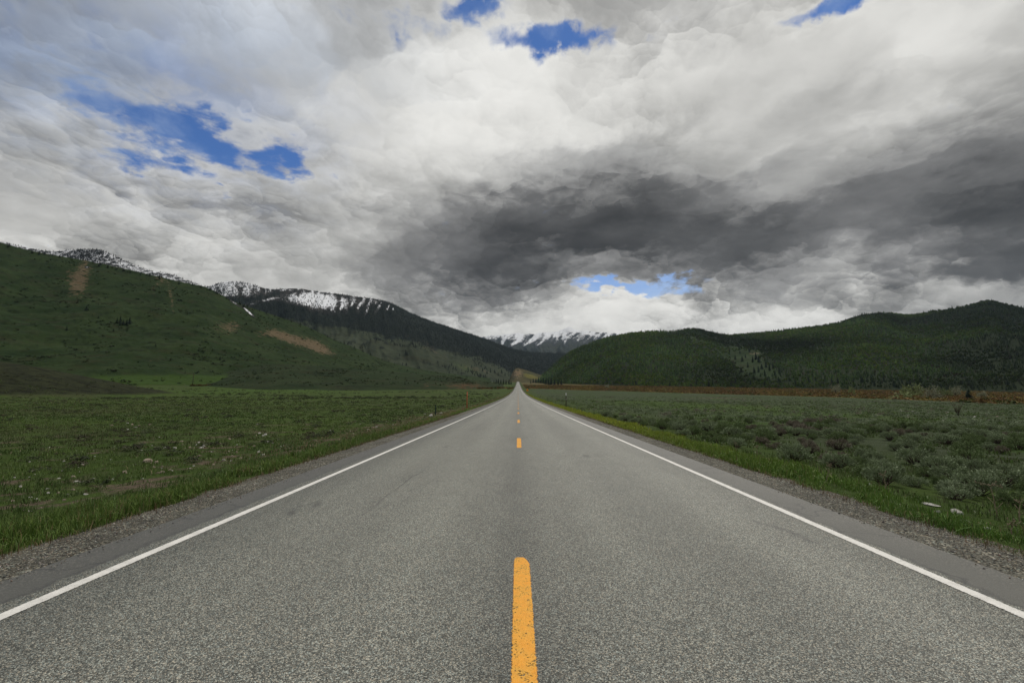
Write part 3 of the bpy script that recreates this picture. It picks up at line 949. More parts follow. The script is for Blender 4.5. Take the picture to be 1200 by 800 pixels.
def clump_template(n, seed, leaf=.22, squash=1.0, low=.12):
    """leaf-clump crown: triangles spread through an uneven volume, height 1"""
    r = np.random.default_rng(seed)
    nt = max(5, n // 12)
    th = r.uniform(0, 2 * np.pi, nt); u = r.uniform(.05, 1, nt)
    tip = np.stack([np.cos(th) * np.sqrt(1 - u * u * .8) * .42, np.sin(th) * np.sqrt(1 - u * u * .8) * .42, low + .1 + u * (.68 - low)], -1)
    tip *= r.uniform(.72, 1.15, (nt, 1))
    c = tip[r.integers(0, nt, n)] + r.normal(0, .085, (n, 3))
    c[:, 2] = np.clip(c[:, 2], low, 1)
    d = r.normal(0, 1, (n, 3)); d[:, 2] = np.abs(d[:, 2]) * .8 + .2; d /= np.linalg.norm(d, axis=1, keepdims=True)
    s = np.cross(d, r.normal(0, 1, (n, 3))); s /= np.linalg.norm(s, axis=1, keepdims=True)
    l = leaf * r.uniform(.6, 1.3, (n, 1))
    V = np.stack([c - s * l * .35 - d * l * .3, c + s * l * .35 - d * l * .3, c + d * l * .7], 1).reshape(-1, 3)
    V[:, :2] *= squash
    return V, np.arange(3 * n).reshape(-1, 3)


def scatter_mesh(name, temps, P, H, Wd, colors, jitter=.12, leafvar=.0):
    """merge many small copies of templates into one mesh; per-copy colour"""
    Vs, Fs, Cs, off = [], [], [], 0
    pick = rng.integers(0, len(temps), len(P))
    for k, (tv, tf) in enumerate(temps):
        ix = np.nonzero(pick == k)[0]
        if not len(ix):
            continue
        a = rng.uniform(0, 2 * np.pi, len(ix)); ca, sa = np.cos(a)[:, None], np.sin(a)[:, None]
        x = (tv[None, :, 0] * ca - tv[None, :, 1] * sa) * Wd[ix, None]
        y = (tv[None, :, 0] * sa + tv[None, :, 1] * ca) * Wd[ix, None]
        z = tv[None, :, 2] * H[ix, None]
        V = np.stack([x, y, z], -1) + P[ix, None, :]
        Vs.append(V.reshape(-1, 3))
        Fs.append((tf[None] + (np.arange(len(ix)) * len(tv))[:, None, None]).reshape(-1, 3) + off)
        c = np.repeat(colors[ix][:, None, :], len(tv), 1)
        if leafvar:
            lv = 1 + leafvar * (np.repeat(rng.random((len(ix), len(tf), 1)), 3, 1) - .5) if len(tv) == 3 * len(tf) else 1
            c = c * lv
        Cs.append(c.reshape(-1, 3)); off += V.shape[0] * V.shape[1]
    return mesh_from(name, np.concatenate(Vs), np.concatenate(Fs), 3, False, np.concatenate(Cs))


def pal(n, cols, w=None, var=.22):
    cols = np.array(cols, float)
    k = rng.choice(len(cols), n, p=None if w is None else np.array(w) / np.sum(w))
    return cols[k] * (1 + rng.uniform(-var, var, (n, 1))) * (1 + rng.uniform(-.06, .06, (n, 3)))


FIR = [conifer_template(3, 6, s, .25, .20) for s in range(5)]
ASP = [clump_template(46, 40 + s, .34, 1.0, .12) for s in range(4)]

# ------------------------------------------------------------------ forests (masses)
def forest_right():
    def mask(px, py, t, P):
        cl = .78 * blob(px, py, 868, 420, 32, 16, 30) + .70 * blob(px, py, 890, 432, 30, 9, 22) + .75 * blob(px, py, 812, 397, 20, 4, 12) + .5 * blob(px, py, 884, 414, 12, 4) + .9 * blob(px, py, 647, 427, 3.5, 14, 37)
        n = fbm(P[:, 0] * .006, P[:, 1] * .006, 4, 33)
        return (np.clip(1.05 - 1.3 * cl, 0, 1) * (.55 + 1.0 * np.clip(n + .25, 0, 1))) * (px > 600) * (px < 1330) * (t > .02)
    P = hillF.scatter(44000, mask)
    n = fbm(P[:, 0] * .0045, P[:, 1] * .0045, 4, 35); px, py = to_px(P)
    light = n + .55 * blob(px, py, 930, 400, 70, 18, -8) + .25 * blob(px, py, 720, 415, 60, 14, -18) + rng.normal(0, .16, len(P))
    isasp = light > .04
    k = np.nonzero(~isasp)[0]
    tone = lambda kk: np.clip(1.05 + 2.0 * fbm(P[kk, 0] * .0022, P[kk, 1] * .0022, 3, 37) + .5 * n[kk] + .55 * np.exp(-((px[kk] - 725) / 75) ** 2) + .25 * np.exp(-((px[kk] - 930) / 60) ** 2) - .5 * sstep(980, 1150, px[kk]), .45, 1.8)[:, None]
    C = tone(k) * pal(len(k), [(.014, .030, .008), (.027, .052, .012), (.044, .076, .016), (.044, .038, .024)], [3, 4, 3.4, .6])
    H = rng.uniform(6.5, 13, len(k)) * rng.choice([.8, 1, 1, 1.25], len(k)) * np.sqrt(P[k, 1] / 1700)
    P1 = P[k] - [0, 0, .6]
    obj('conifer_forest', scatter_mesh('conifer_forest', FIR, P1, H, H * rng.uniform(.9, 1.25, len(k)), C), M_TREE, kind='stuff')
    k = np.nonzero(isasp)[0]
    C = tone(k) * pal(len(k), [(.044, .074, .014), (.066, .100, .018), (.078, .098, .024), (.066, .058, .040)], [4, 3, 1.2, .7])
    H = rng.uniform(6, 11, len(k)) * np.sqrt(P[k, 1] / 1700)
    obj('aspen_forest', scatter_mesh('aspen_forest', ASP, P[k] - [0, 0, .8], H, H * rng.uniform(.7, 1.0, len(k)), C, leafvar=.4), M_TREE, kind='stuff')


forest_right()


def forest_mountain():
    def mask(px, py, t, P):
        low = sstep(0, 14, py - np.interp(px, LX, LY)) * (px < 640)
        n = fbm(P[:, 0] * .004, P[:, 1] * .004, 4, 53)
        sn = np.clip(1.15 * blob(px, py, 372, 350, 60, 12, 6) + .75 * blob(px, py, 270, 336, 40, 9), 0, 1)
        sn = np.maximum(sn, .7 * sstep(15, 3, py - np.interp(px, mtn.px, mtn.py)) * sstep(470, 420, px))
        d = (1 - low) * (.7 + n) + low * np.clip(n * 2.4 - .35, 0, 1) * .8
        return np.clip(d, 0, 1) * (1 - .93 * sn) * (t < .99) * (px > 230) * (px < 700)
    P = mtn.scatter(20000, mask)
    H = rng.uniform(9, 16, len(P))
    C = pal(len(P), [(.010, .016, .011), (.014, .021, .014), (.020, .027, .017)], [3, 3, 1])
    obj('mountain_forest', scatter_mesh('mountain_forest', FIR[:3], P - [0, 0, .5], H, H * rng.uniform(.9, 1.3, len(P)), C), M_TREE, kind='stuff')
    # thin snow-line timber on the ridge above the grassy hill
    P = ridge1.scatter(2600, lambda px, py, t, P: (px > -40) * (px < 250) * (t > .8) * (.4 + sstep(70, 95, px) * (1 - sstep(112, 150, px)) * 1.2))
    H = rng.uniform(6, 12, len(P))
    C = pal(len(P), [(.016, .018, .015), (.022, .024, .02)])
    obj('ridge_timber', scatter_mesh('ridge_timber', FIR[:3], P - [0, 0, .5], H, H * 1.1, C), M_TREE, kind='stuff')


forest_mountain()


def hill_brush():
    temps = [clump_template(34, 400 + q, .34, 1.5, .0) for q in range(4)]
    Ps, Hs = [], []
    for hill, n, a, b in ((hillA, 2300, .8, 2.2), (bench, 800, .6, 1.5)):
        P = hill.scatter(n, lambda px, py, t, P: (px > -30) * (px < 600) * (py < 452) * (t < .985) * (.12 + np.clip(fbm(P[:, 0] * .012, P[:, 1] * .008, 4, 121) * 3 - .15, 0, 1)))
        Ps.append(P); Hs.append(rng.uniform(a, b, n) * rng.choice([.6, 1, 1.3], n))
    P = np.concatenate(Ps); H = np.concatenate(Hs)
    C = pal(len(P), [(.028, .042, .018), (.038, .052, .022), (.048, .046, .024), (.054, .072, .028)], [3, 3, 2, 1.4])
    obj('hillside_brush', scatter_mesh('hillside_brush', temps, P - [0, 0, .15], H, H * rng.uniform(1.1, 2.0, len(P)), C, leafvar=.4), M_TREE, kind='stuff')


hill_brush()

# ------------------------------------------------------------------ single trees
def make_conifer(seed, slim, cols):
    e = empty('conifer', (0, 0, -500), 'dark conifer', 'tree')
    tv, tf = conifer_template(9, 14, seed, .3, slim)
    c = np.repeat(np.array([cols]), len(tv), 0) * (1 + rng.uniform(-.2, .2, (len(tv), 1)))
    obj('crown', mesh_from('crown', tv, tf, 3, False, c), M_TREE, e)
    m = MB(); m.tube([(0, 0, -.03), (0, 0, .45), (.0, .0, .97)], [.022, .014, .003], 7)
    obj('trunk', m.mesh('trunk', True), M_BARK, e)
    return e


def make_broad(seed, cols, name='pale_willow', n=420, leaf=.10, squash=1.0):
    e = empty(name, (0, 0, -500), 'pale willow', 'tree')
    tv, tf = clump_template(n, seed, leaf, squash, .14)
    c = np.repeat(np.array([cols]) * (1 + rng.uniform(-.3, .3, (n, 1))), 3, 0)
    obj('crown', mesh_from('crown', tv, tf, 3, False, c), M_TREE, e)
    m = MB(); r = random.Random(seed)
    m.tube([(0, 0, -.03), (.01, .01, .2), (.0, .02, .55)], [.025, .02, .008], 7)
    for i in range(6):
        a = r.uniform(0, 6.28); h = r.uniform(.12, .3); q = r.uniform(.18, .33) * squash
        m.tube([(0, 0, h), (q * .5 * math.cos(a), q * .5 * math.sin(a), h + .22), (q * math.cos(a), q * math.sin(a), h + .5)], [.014, .009, .003], 5)
    obj('trunk', m.mesh('trunk', True), M_BARK, e)
    return e


USED = {}


def plant(proto, P, s, label, group=None):
    s = s if isinstance(s, tuple) else (s, s, s)
    if proto.name not in USED:
        USED[proto.name] = 1
        o = proto; o.location = P; o.rotation_euler = (0, 0, random.uniform(0, 6.28)); o.scale = s
        o['label'] = label
        if group: o['group'] = group
        return o
    return copy_tree(proto, P, random.uniform(0, 6.28), s, label, group)


CON = [make_conifer(60 + i, (.20, .17, .24, .21)[i], ((.012, .022, .010), (.015, .026, .011), (.018, .028, .012), (.011, .019, .010))[i]) for i in range(4)]


def conifer_at(hill, px, py, hpx, label, group=None, wide=1.0, k=None):
    P = hill.at_px(px, py) if hill else np.array(hit(px, py, 2400))
    h = hpx / F * P[1]
    return plant(CON[random.randrange(4) if k is None else k], Vector(P) - Vector((0, 0, h * .03)), (h * wide, h * wide, h), label, group)


def place_trees():
    T = [(108, 364, 7, 1.3, 'lone dark conifer high on the grassy left hill under the tan scree patch'),
         (122.5, 373, 3.5, 1.5, 'tiny dark bush-like conifer left of the conifer cluster on the grassy hill'),
         (88, 387, 7, 1.1, 'pointed dark conifer low on the left of the grassy hill'),
         (141, 388.5, 4.5, 1.4, 'small round dark conifer just below the conifer cluster on the grassy hill'),
         (190, 406, 5, .9, 'thin small conifer low on the grassy hill, right of the conifer cluster'),
         (263.5, 421.5, 5, 1.2, 'small dark conifer near the foot of the grassy hill above the sage bench'),
         (226, 437, 3, 1.2, 'tiny dark conifer at the foot of the grassy hill by the lone pole')]
    for px, py, h, w, l in T:
        conifer_at(hillA, px, py, h, l, 'scattered conifers on the grassy hill', w)
    for px, py, h in ((144, 378.5, 8), (147.5, 378.5, 9.5), (151, 380.5, 7), (155, 380.5, 8.5), (158, 379, 9), (148, 381, 6)):
        conifer_at(hillA, px, py, h, 'dark conifer in the tight cluster halfway up the grassy hill', 'conifer cluster on the grassy hill', 1.15)
    sky = sorted(random.choices(range(0, 60), k=9) + random.choices(range(60, 120), k=8) + random.choices(range(120, 215), k=20) + random.choices(range(215, 300), k=20))
    for px in sky:
        p = px + random.random()
        P = hillA.at(np.array([p]), np.array([.992 - random.random() * .02]))[0]
        h = random.uniform(2.0, 5.0) / F * P[1]
        plant(CON[random.randrange(4)], Vector(P) - Vector((0, 0, .4)), (h * 1.25, h * 1.25, h), 'small dark conifer on the skyline of the grassy left hill', 'skyline conifers of the grassy hill')
    for px in (304, 312, 321, 333, 341, 352, 365, 372, 384, 391, 399, 403, 411, 415, 425, 434, 447, 455, 462):
        P = hillA.at(np.array([px + random.random()]), np.array([.985]))[0]
        h = random.uniform(2.2, 4.6) / F * P[1]
        plant(CON[random.randrange(4)], Vector(P) - Vector((0, 0, .4)), (h * 1.2, h * 1.2, h), 'small conifer along the right edge of the grassy hill below the dark mountain', 'conifers on the right edge of the grassy hill')
    for px, py, h in ((470, 417, 5), (477, 415, 9), (479, 416, 7), (498, 424, 5), (505, 427, 4.5), (514, 425, 5), (523, 431, 5), (530, 428, 6), (536, 434, 4.5), (541, 429, 5), (549, 433, 5), (553, 431, 6), (558, 437, 5), (566, 435, 6.5), (571, 438, 6), (575, 436, 7), (580, 437, 7), (584, 440, 6), (588, 437, 7), (592, 440, 6)):
        conifer_at(mtn, px, py, h * .72, 'dark conifer scattered on the pale green lower slope left of the road end', 'conifers on the lower mountain slope', 1.15)
    for px, h in ((579, 6), (581.5, 7), (584, 7.5), (587, 6.5), (590, 7.5), (593, 6), (596.5, 7), (599, 5.5)):
        x, y, z = hit(px, 450.4, 2400); h = h / F * y
        plant(CON[random.randrange(4)], (x, y, z - .3), (h * 1.1, h * 1.1, h), 'dark conifer in the short row left of where the road vanishes', 'conifer row left of the road end')
    for px, py, h in ((622, 447.5, 5), (625, 446.5, 6), (628, 446.8, 6.5), (631, 446.5, 7.5), (634, 447.2, 7), (637, 447.5, 8), (640, 448.5, 9), (643, 448.8, 8), (646, 449, 9), (650, 449.2, 8), (654, 449.4, 9), (658, 449.5, 8)):
        x, y, z = hit(px, py + 2.0, 2400); h = h / F * y
        plant(CON[random.randrange(4)], (x, y, z - .3), (h * 1.1, h * 1.1, h), 'dark conifer in the grove right of where the road vanishes', 'conifer grove right of the road end')
    for px, py, h, l in ((607.2, 434.5, 3.2, 'upper lone conifer on the pale knoll behind the road end'), (603.8, 441.5, 2.6, 'lower left lone conifer on the pale knoll behind the road end'), (612.5, 441, 2.2, 'lower right tiny conifer on the pale knoll behind the road end')):
        conifer_at(knoll, px, py, h, l, 'conifers on the pale knoll', 1.3)
    cl = ((854, 412, 5), (860, 421, 6), (866, 414, 5), (868, 423, 7), (872, 419, 5), (874, 430, 7), (880, 424, 8), (884, 421, 9), (887, 424, 9), (881, 437, 8), (886, 436, 8), (890, 432, 7), (895, 430, 8), (899, 434, 9), (903, 431, 7), (866, 436, 8), (858, 432, 7), (893, 440, 8), (910, 437, 8), (805, 396, 4), (808, 398, 4.5), (905, 440, 7), (849, 425, 6), (877, 412, 5))
    for px, py, h in cl:
        conifer_at(hillF, px, py, h, 'dark conifer standing apart in the open grey clearing of the wooded right hill', 'conifers in the hill clearing', 1.15)
    r = random.Random(9)
    for i in range(74):
        px = 672 + i * 7.3 + r.uniform(-3, 3)
        P = hillF.at(np.array([px]), np.array([r.uniform(.03, .075)]))[0]
        h = r.uniform(5, 8.5) / F * P[1] * (.8 if px < 800 else 1)
        P[2] = max(P[2], ground(P[0], P[1]))
        plant(CON[r.randrange(4)], Vector(P) - Vector((0, 0, .5)), (h * 1.1, h * 1.1, h), 'dark conifer in the front row along the foot of the wooded right hill', 'front row conifers of the wooded hill')
    # single larger trees standing in the willow flat, right
    for px, base, h, dist, lab in ((1135, 463.5, 14, 330, 'dense dark conifer alone at the back of the rusty willow flat'),):
        d = pdir(px, base); y = dist; z = float(ground(d[0] * y, y)); hh = h / F * y
        plant(CON[3], (d[0] * y, y, z - .2), (hh * 1.75, hh * 1.75, hh * 1.1), lab, None)
    pw = [make_broad(80 + i, c, 'pale_willow') for i, c in enumerate(((.27, .28, .19), (.21, .25, .105), (.15, .19, .08)))]
    W = [(1089, 20, 300, 0, .75, 'tallest pale grey willow tree at the meadow edge on the right'),
         (1098, 13, 300, 0, .9, 'lower pale grey willow leaning out right of the tallest willow'),
         (1057, 13, 300, 1, 1.6, 'broad rounded yellow-green willow left of the tallest pale willow'),
         (1045, 8, 310, 1, 1.3, 'small yellow-green willow at the left end of the willow clump'),
         (1073, 19, 420, 1, .8, 'light green aspen behind the broad rounded willow'),
         (1063, 17, 430, 1, .8, 'narrow light green aspen behind the left part of the willow clump'),
         (1102, 15, 420, 2, .6, 'slim dull green aspen just right behind the tallest willow'),
         (1119, 15, 450, 0, .7, 'pale grey willow against the dark forest between tallest willow and dark conifer'),
         (1110, 12, 440, 2, .8, 'dull green willow between two pale grey willows at the forest foot'),
         (1149, 10, 420, 0, .9, 'low pale grey willow right of the dense dark conifer'),
         (979, 12, 620, 0, .8, 'faint pale willow at the forest foot above the white pond'),
         (998, 11, 560, 1, .6, 'slim pale willow right of the white pond'),
         (711, 5, 900, 0, 1.2, 'tiny pale shrub tree at the foot of the wooded hill near the road')]
    for px, h, y, k, w, lab in W:
        d = pdir(px, 455); z = float(ground(d[0] * y, y)); hh = h / F * y
        plant(pw[k], (d[0] * y, y, z - .2), (hh * w, hh * w, hh), lab, 'pale willows and aspens by the meadow edge')
    dk = make_broad(95, (.020, .020, .012), 'dark_bush', 300, .14, 1.3)
    d = pdir(1189, 470); y = 170; z = float(ground(d[0] * y, y)); hh = 8 / F * y
    plant(dk, (d[0] * y, y, z - .1), (hh * 1.2, hh * 1.2, hh), 'dark rounded bush at the meadow edge by the right border of the willow flat')
    dk['category'] = 'bush'
    sn = empty('dead_shrub', hit(1123, 487), 'bare reddish-brown dead shrub standing above the grey sage meadow on the right', 'shrub')
    y = sn.location.y; m = MB(); r = random.Random(2)
    for i in range(26):
        a = r.uniform(0, 6.28); q = r.uniform(.2, .8); h = r.uniform(.8, 2.2)
        m.tube([(0, 0, 0), (q * .4 * math.cos(a), q * .4 * math.sin(a), h * .5), (q * math.cos(a), q * math.sin(a), h)], [.018, .011, .004], 5)
    obj('branches', m.mesh('branches', True), plain('dead_twig', (.085, .062, .052), .95, .05), sn)


place_trees()


# ------------------------------------------------------------------ willow flat (rust band)
def willow_flat():
    N = 34000
    px = rng.uniform(600, 1280, N); y = rng.uniform(130, 1250, N)
    x = (px - VPX) / F * y
    ps = terrace(x, y)
    ok = (ps > 3) & (fbm(x * .02, y * .02, 3, 61) > -.32)
    ok &= ~((np.abs(px - 967) < 9) & (y > 395) & (y < 480))
    ok &= (x > 14) | (y < 2)
    x, y = x[ok], y[ok]
    # left of the road's far end
    xl = -rng.uniform(8, 90, 900); yl = rng.uniform(560, 820, 900)
    k = fbm(xl * .03, yl * .02, 3, 63) > .0
    x = np.concatenate([x, xl[k]]); y = np.concatenate([y, yl[k]])
    z = ground(x, y)
    n = fbm(x * .015, y * .008, 3, 65) + rng.normal(0, .15, len(x))
    C = np.where((n > .18)[:, None], np.array([[.22, .172, .052]]), np.where((n > -.12)[:, None], np.array([[.19, .122, .046]]), np.array([[.145, .090, .042]])))
    C = np.where((rng.random(len(x)) < .18)[:, None], np.array([[.075, .095, .030]]), C)
    C = C * (1 + rng.uniform(-.25, .25, (len(x), 1)))
    H = rng.uniform(1.7, 3.6, len(x))
    temps = [clump_template(34, 70 + s, .30, 1.3, .02) for s in range(4)]
    obj('willow_thicket', scatter_mesh('willow_thicket', temps, np.stack([x, y, z - .1], -1), H, H * rng.uniform(1.0, 1.6, len(x)), C, leafvar=.4), M_LEAF, kind='stuff')
    # pond glinting among the willows
    m = []
    c = np.array([(967 - VPX) / F * 430, 430.0])
    nn = 40; zz = float(ground(c[0], c[1])) + .35
    V = [(c[0], c[1], zz)]
    for i in range(nn):
        a = 2 * math.pi * i / nn; rr = 1 + .18 * math.sin(3 * a + 1) + .1 * math.sin(5 * a)
        V.append((c[0] + 6.8 * rr * math.cos(a), c[1] + 26 * rr * math.sin(a), zz))
    me = bpy.data.meshes.new('pond'); me.from_pydata(V, [], [(0, 1 + i, 1 + (i + 1) % nn) for i in range(nn)]); me.update()

    def f(t, b):
        t.put(b.inputs['Base Color'], (.05, .06, .06)); t.put(b.inputs['Normal'], t.bump(t.noise(t.pos(), 2.0, 3), .04, .05))
    obj('pond', me, material('pond_water', f, .05, .5), kind='structure')


willow_flat()


# ------------------------------------------------------------------ sagebrush
def sage_template(seed, n, kind):
    """sprays of narrow grey leaves at the ends of many twigs; height 1"""
    r = np.random.default_rng(seed)
    nt = 46
    th = r.uniform(0, 2 * np.pi, nt); u = r.uniform(0, 1, nt) ** .8
    R = .62 * np.sqrt(1 - (u * .86) ** 2) * r.uniform(.72, 1.12, nt)
    tip = np.stack([np.cos(th) * R, np.sin(th) * R, .24 + .62 * u * r.uniform(.8, 1.12, nt)], -1)
    k = r.integers(0, nt, n)
    c = tip[k] + r.normal(0, 1, (n, 3)) * np.array([.062, .062, .075])
    out = tip[k] - np.array([0, 0, .05]); out /= np.linalg.norm(out, axis=1, keepdims=True)
    d = out * .7 + np.array([0, 0, .55]) + r.normal(0, .38, (n, 3)); d /= np.linalg.norm(d, axis=1, keepdims=True)
    s = np.cross(d, r.normal(0, 1, (n, 3))); s /= np.linalg.norm(s, axis=1, keepdims=True)
    l = r.uniform(.06, .13, (n, 1)); w = .24
    V = np.stack([c - s * l * w, c + s * l * w, c + d * l], 1).reshape(-1, 3)
    a, b = ((.275, .325, .205), (.185, .235, .125)) if kind == 0 else (((.180, .230, .110), (.120, .170, .066)) if kind == 1 else ((.225, .195, .155), (.165, .145, .108)))
    t = np.clip(r.random((n, 1)) * .8 + r.random((nt, 1))[k] * .4 - .1, 0, 1)
    C = np.array([a]) * (1 - t) + np.array([b]) * t
    return V, np.arange(3 * n).reshape(-1, 3), np.repeat(C, 3, 0), tip


SAGE_TALL = []


def make_sage():
    out = []
    for i, kind in enumerate((0, 1, 0, 2, 1, 2)):
        V, Fc, C, tip = sage_template(200 + i, 1900 if kind != 2 else 1100, kind)
        e = empty('sagebrush', (0, 0, -500), 'sagebrush', 'shrub')
        obj('leaves', mesh_from('leaves', V, Fc, 3, False, C), M_LEAF, e)
        m = MB()
        for p in tip:
            b = np.array([p[0] * .08, p[1] * .08, -.04]); q = p * np.array([.55, .55, .55])
            m.tube([tuple(b), tuple(q), tuple(p * 1.03)], [.020, .012, .004], 4, False)
        obj('stems', m.mesh('stems'), M_TWIG, e)
        out.append((e, kind))
    return out


def sagebrush():
    protos = make_sage()
    # candidate spots over the right meadow, thinned so that they sit beside each other
    N = 60000
    y = rng.uniform(1.5, 230, N); x = 7.4 + rng.random(N) * (y * 1.25 + 12)
    ok = (x < terrace(0 * x, 0 * y) * 0 + 205) & (terrace(x, y) < -1)
    px, py = to_px(np.stack([x, y, 0 * x], -1))
    ok &= (px < 1330)
    x, y = x[ok], y[ok]
    dens = .10 + .80 * sstep(-.10, .25, fbm(x * .10, y * .10, 3, 71)) * sstep(7.2, 10.0, x)
    green = np.exp(-((x - 34) / 15) ** 2 - ((y - 95) / 45) ** 2)
    dens *= 1 - .92 * np.clip(green * 1.3, 0, 1)
    dens *= sstep(-.35, .1, fbm(x * .035, y * .02, 3, 73) + .18)
    # area of the candidate triangle is large: keep near ones denser
    keep = rng.random(len(x)) < dens * np.clip(22 / np.maximum(y, 14), .25, 1.1)
    x, y = x[keep], y[keep]
    d = np.hypot(x, y); o = np.argsort(d); x, y, d = x[o], y[o], d[o]
    # reject crowding
    sel = []; cell = {}
    for i in range(len(x)):
        rad = .66 + .006 * y[i]
        key = (int(x[i] // 1.2), int(y[i] // 1.2)); bad = False
        for a in (-1, 0, 1):
            for b in (-1, 0, 1):
                for j in cell.get((key[0] + a, key[1] + b), ()):
                    if (x[i] - x[j]) ** 2 + (y[i] - y[j]) ** 2 < rad * rad:
                        bad = True
        if not bad:
            sel.append(i); cell.setdefault(key, []).append(i)
    x, y, d = x[sel], y[sel], d[sel]
    z = ground(x, y)
    brown = fbm(x * .16, y * .16, 3, 77)
    px, _ = to_px(np.stack([x, y, z], -1))
    n_ind = 0; rest = np.ones(len(x), bool)
    labels = {0: 'grey-green sagebrush crowded among others in the near part of the right meadow',
              1: 'darker green leafy sagebrush crowded among others in the near part of the right meadow',
              2: 'brownish twiggy sagebrush crowded among others in the near part of the right meadow'}
    for i in range(len(x)):
        if n_ind >= 260: break
        if px[i] > 1240: continue
        kind = 2 if brown[i] > .16 else (1 if rng.random() < .4 else 0)
        e = random.choice([p for p, k in protos if k == kind])
        h = rng.uniform(.22, .54) * (.85 if kind == 2 else 1)
        w = h * rng.uniform(1.0, 1.5)
        plant(e, (x[i], y[i], z[i] - .02), (w, w, h), labels[kind], ('grey-green', 'dark green', 'brown twiggy')[kind] + ' sagebrush of the right meadow')
        rest[i] = False; n_ind += 1
    x, y, z, brown = x[rest], y[rest], z[rest], brown[rest]
    C = np.where((brown > .2)[:, None], np.array([[.185, .165, .130]]), np.array([[.195, .235, .145]])) * (1 + rng.uniform(-.25, .25, (len(x), 1)))
    C = np.where((rng.random(len(x)) < .3)[:, None], np.array([[.120, .158, .080]]) , C)
    H = rng.uniform(.22, .50, len(x)) * (1 + .0015 * y)
    near = y < 45
    for nm, s, nl, lf in (('sagebrush_carpet', near, 260, .11), ('sagebrush_carpet', ~near, 120, .13)):
        temps = [clump_template(nl, 90 + q, lf, 1.35, .05) for q in range(6)]
        obj(nm, scatter_mesh(nm, temps, np.stack([x, y, z - .03], -1)[s], H[s], H[s] * rng.uniform(1.0, 1.5, s.sum()), C[s], leafvar=.5), M_LEAF, kind='stuff')
    print('SAGE', n_ind, near.sum(), (~near).sum())
    # low dark sage tufts dotted over the left meadow and the mound
    N = 2600
    y = rng.uniform(9, 210, N); x = -(9 + rng.random(N) * (y * 1.2))
    k = (fbm(x * .13, y * .13, 3, 81) + rng.normal(0, .22, len(x)) > .16) | (((x + 330) / 170) ** 2 + ((y - 215) / 78) ** 2 < .9)
    x, y = x[k], y[k]; z = ground(x, y)
    C = pal(len(x), [(.046, .056, .028), (.060, .066, .040), (.062, .056, .040)])
    H = rng.uniform(.10, .27, len(x)) * (1 + .005 * y)
    temps = [clump_template(150, 190 + q, .14, 1.5, .03) for q in range(5)]
    n2 = 1500; y2 = rng.uniform(150, 430, n2); x2 = -(10 + rng.random(n2) * y2 * .9)
    kk = fbm(x2 * .02, y2 * .012, 3, 83) + rng.normal(0, .12, n2) > .02
    x2, y2 = x2[kk], y2[kk]
    x = np.concatenate([x, x2]); y = np.concatenate([y, y2]); z = ground(x, y)
    C = np.concatenate([C, pal(len(x2), [(.040, .056, .024), (.052, .062, .032)])])
    H = np.concatenate([H, rng.uniform(.3, .9, len(x2))])
    obj('low_sage', scatter_mesh('low_sage', temps, np.stack([x, y, z - .03], -1), H, H * rng.uniform(1.2, 2.2, len(x)), C, leafvar=.5), M_LEAF, kind='stuff')


sagebrush()


# ------------------------------------------------------------------ grass
def blades(name, x, y, h, w, C, lean=.35, group=1):
    n = len(x)
    z = np.where(np.abs(x) < 5.35, hroad(y) - .06, ground(x, y)) - .01
    a = rng.uniform(0, 2 * np.pi, n); L = h * np.abs(rng.normal(0, lean, n))
    dx, dy = np.cos(a) * L, np.sin(a) * L
    b = rng.uniform(0, np.pi, n); sx, sy = np.cos(b) * w / 2, np.sin(b) * w / 2
    zm = z + h * .55
    zt = z + np.sqrt(np.maximum(h * h - L * L, (.35 * h) ** 2))
    V = np.stack([np.stack([x - sx, y - sy, z], -1), np.stack([x + sx, y + sy, z], -1),
                  np.stack([x + sx * .8 + dx * .3, y + sy * .8 + dy * .3, zm], -1), np.stack([x - sx * .8 + dx * .3, y - sy * .8 + dy * .3, zm], -1),
                  np.stack([x + dx, y + dy, zt], -1)], 1).reshape(-1, 3)
    f = np.array([[0, 1, 2], [0, 2, 3], [3, 2, 4]])
    Fc = (f[None] + (np.arange(n) * 5)[:, None, None]).reshape(-1, 3)
    return obj(name, mesh_from(name, V, Fc, 3, False, np.repeat(C, 5, 0)), M_GRASS, kind='stuff')


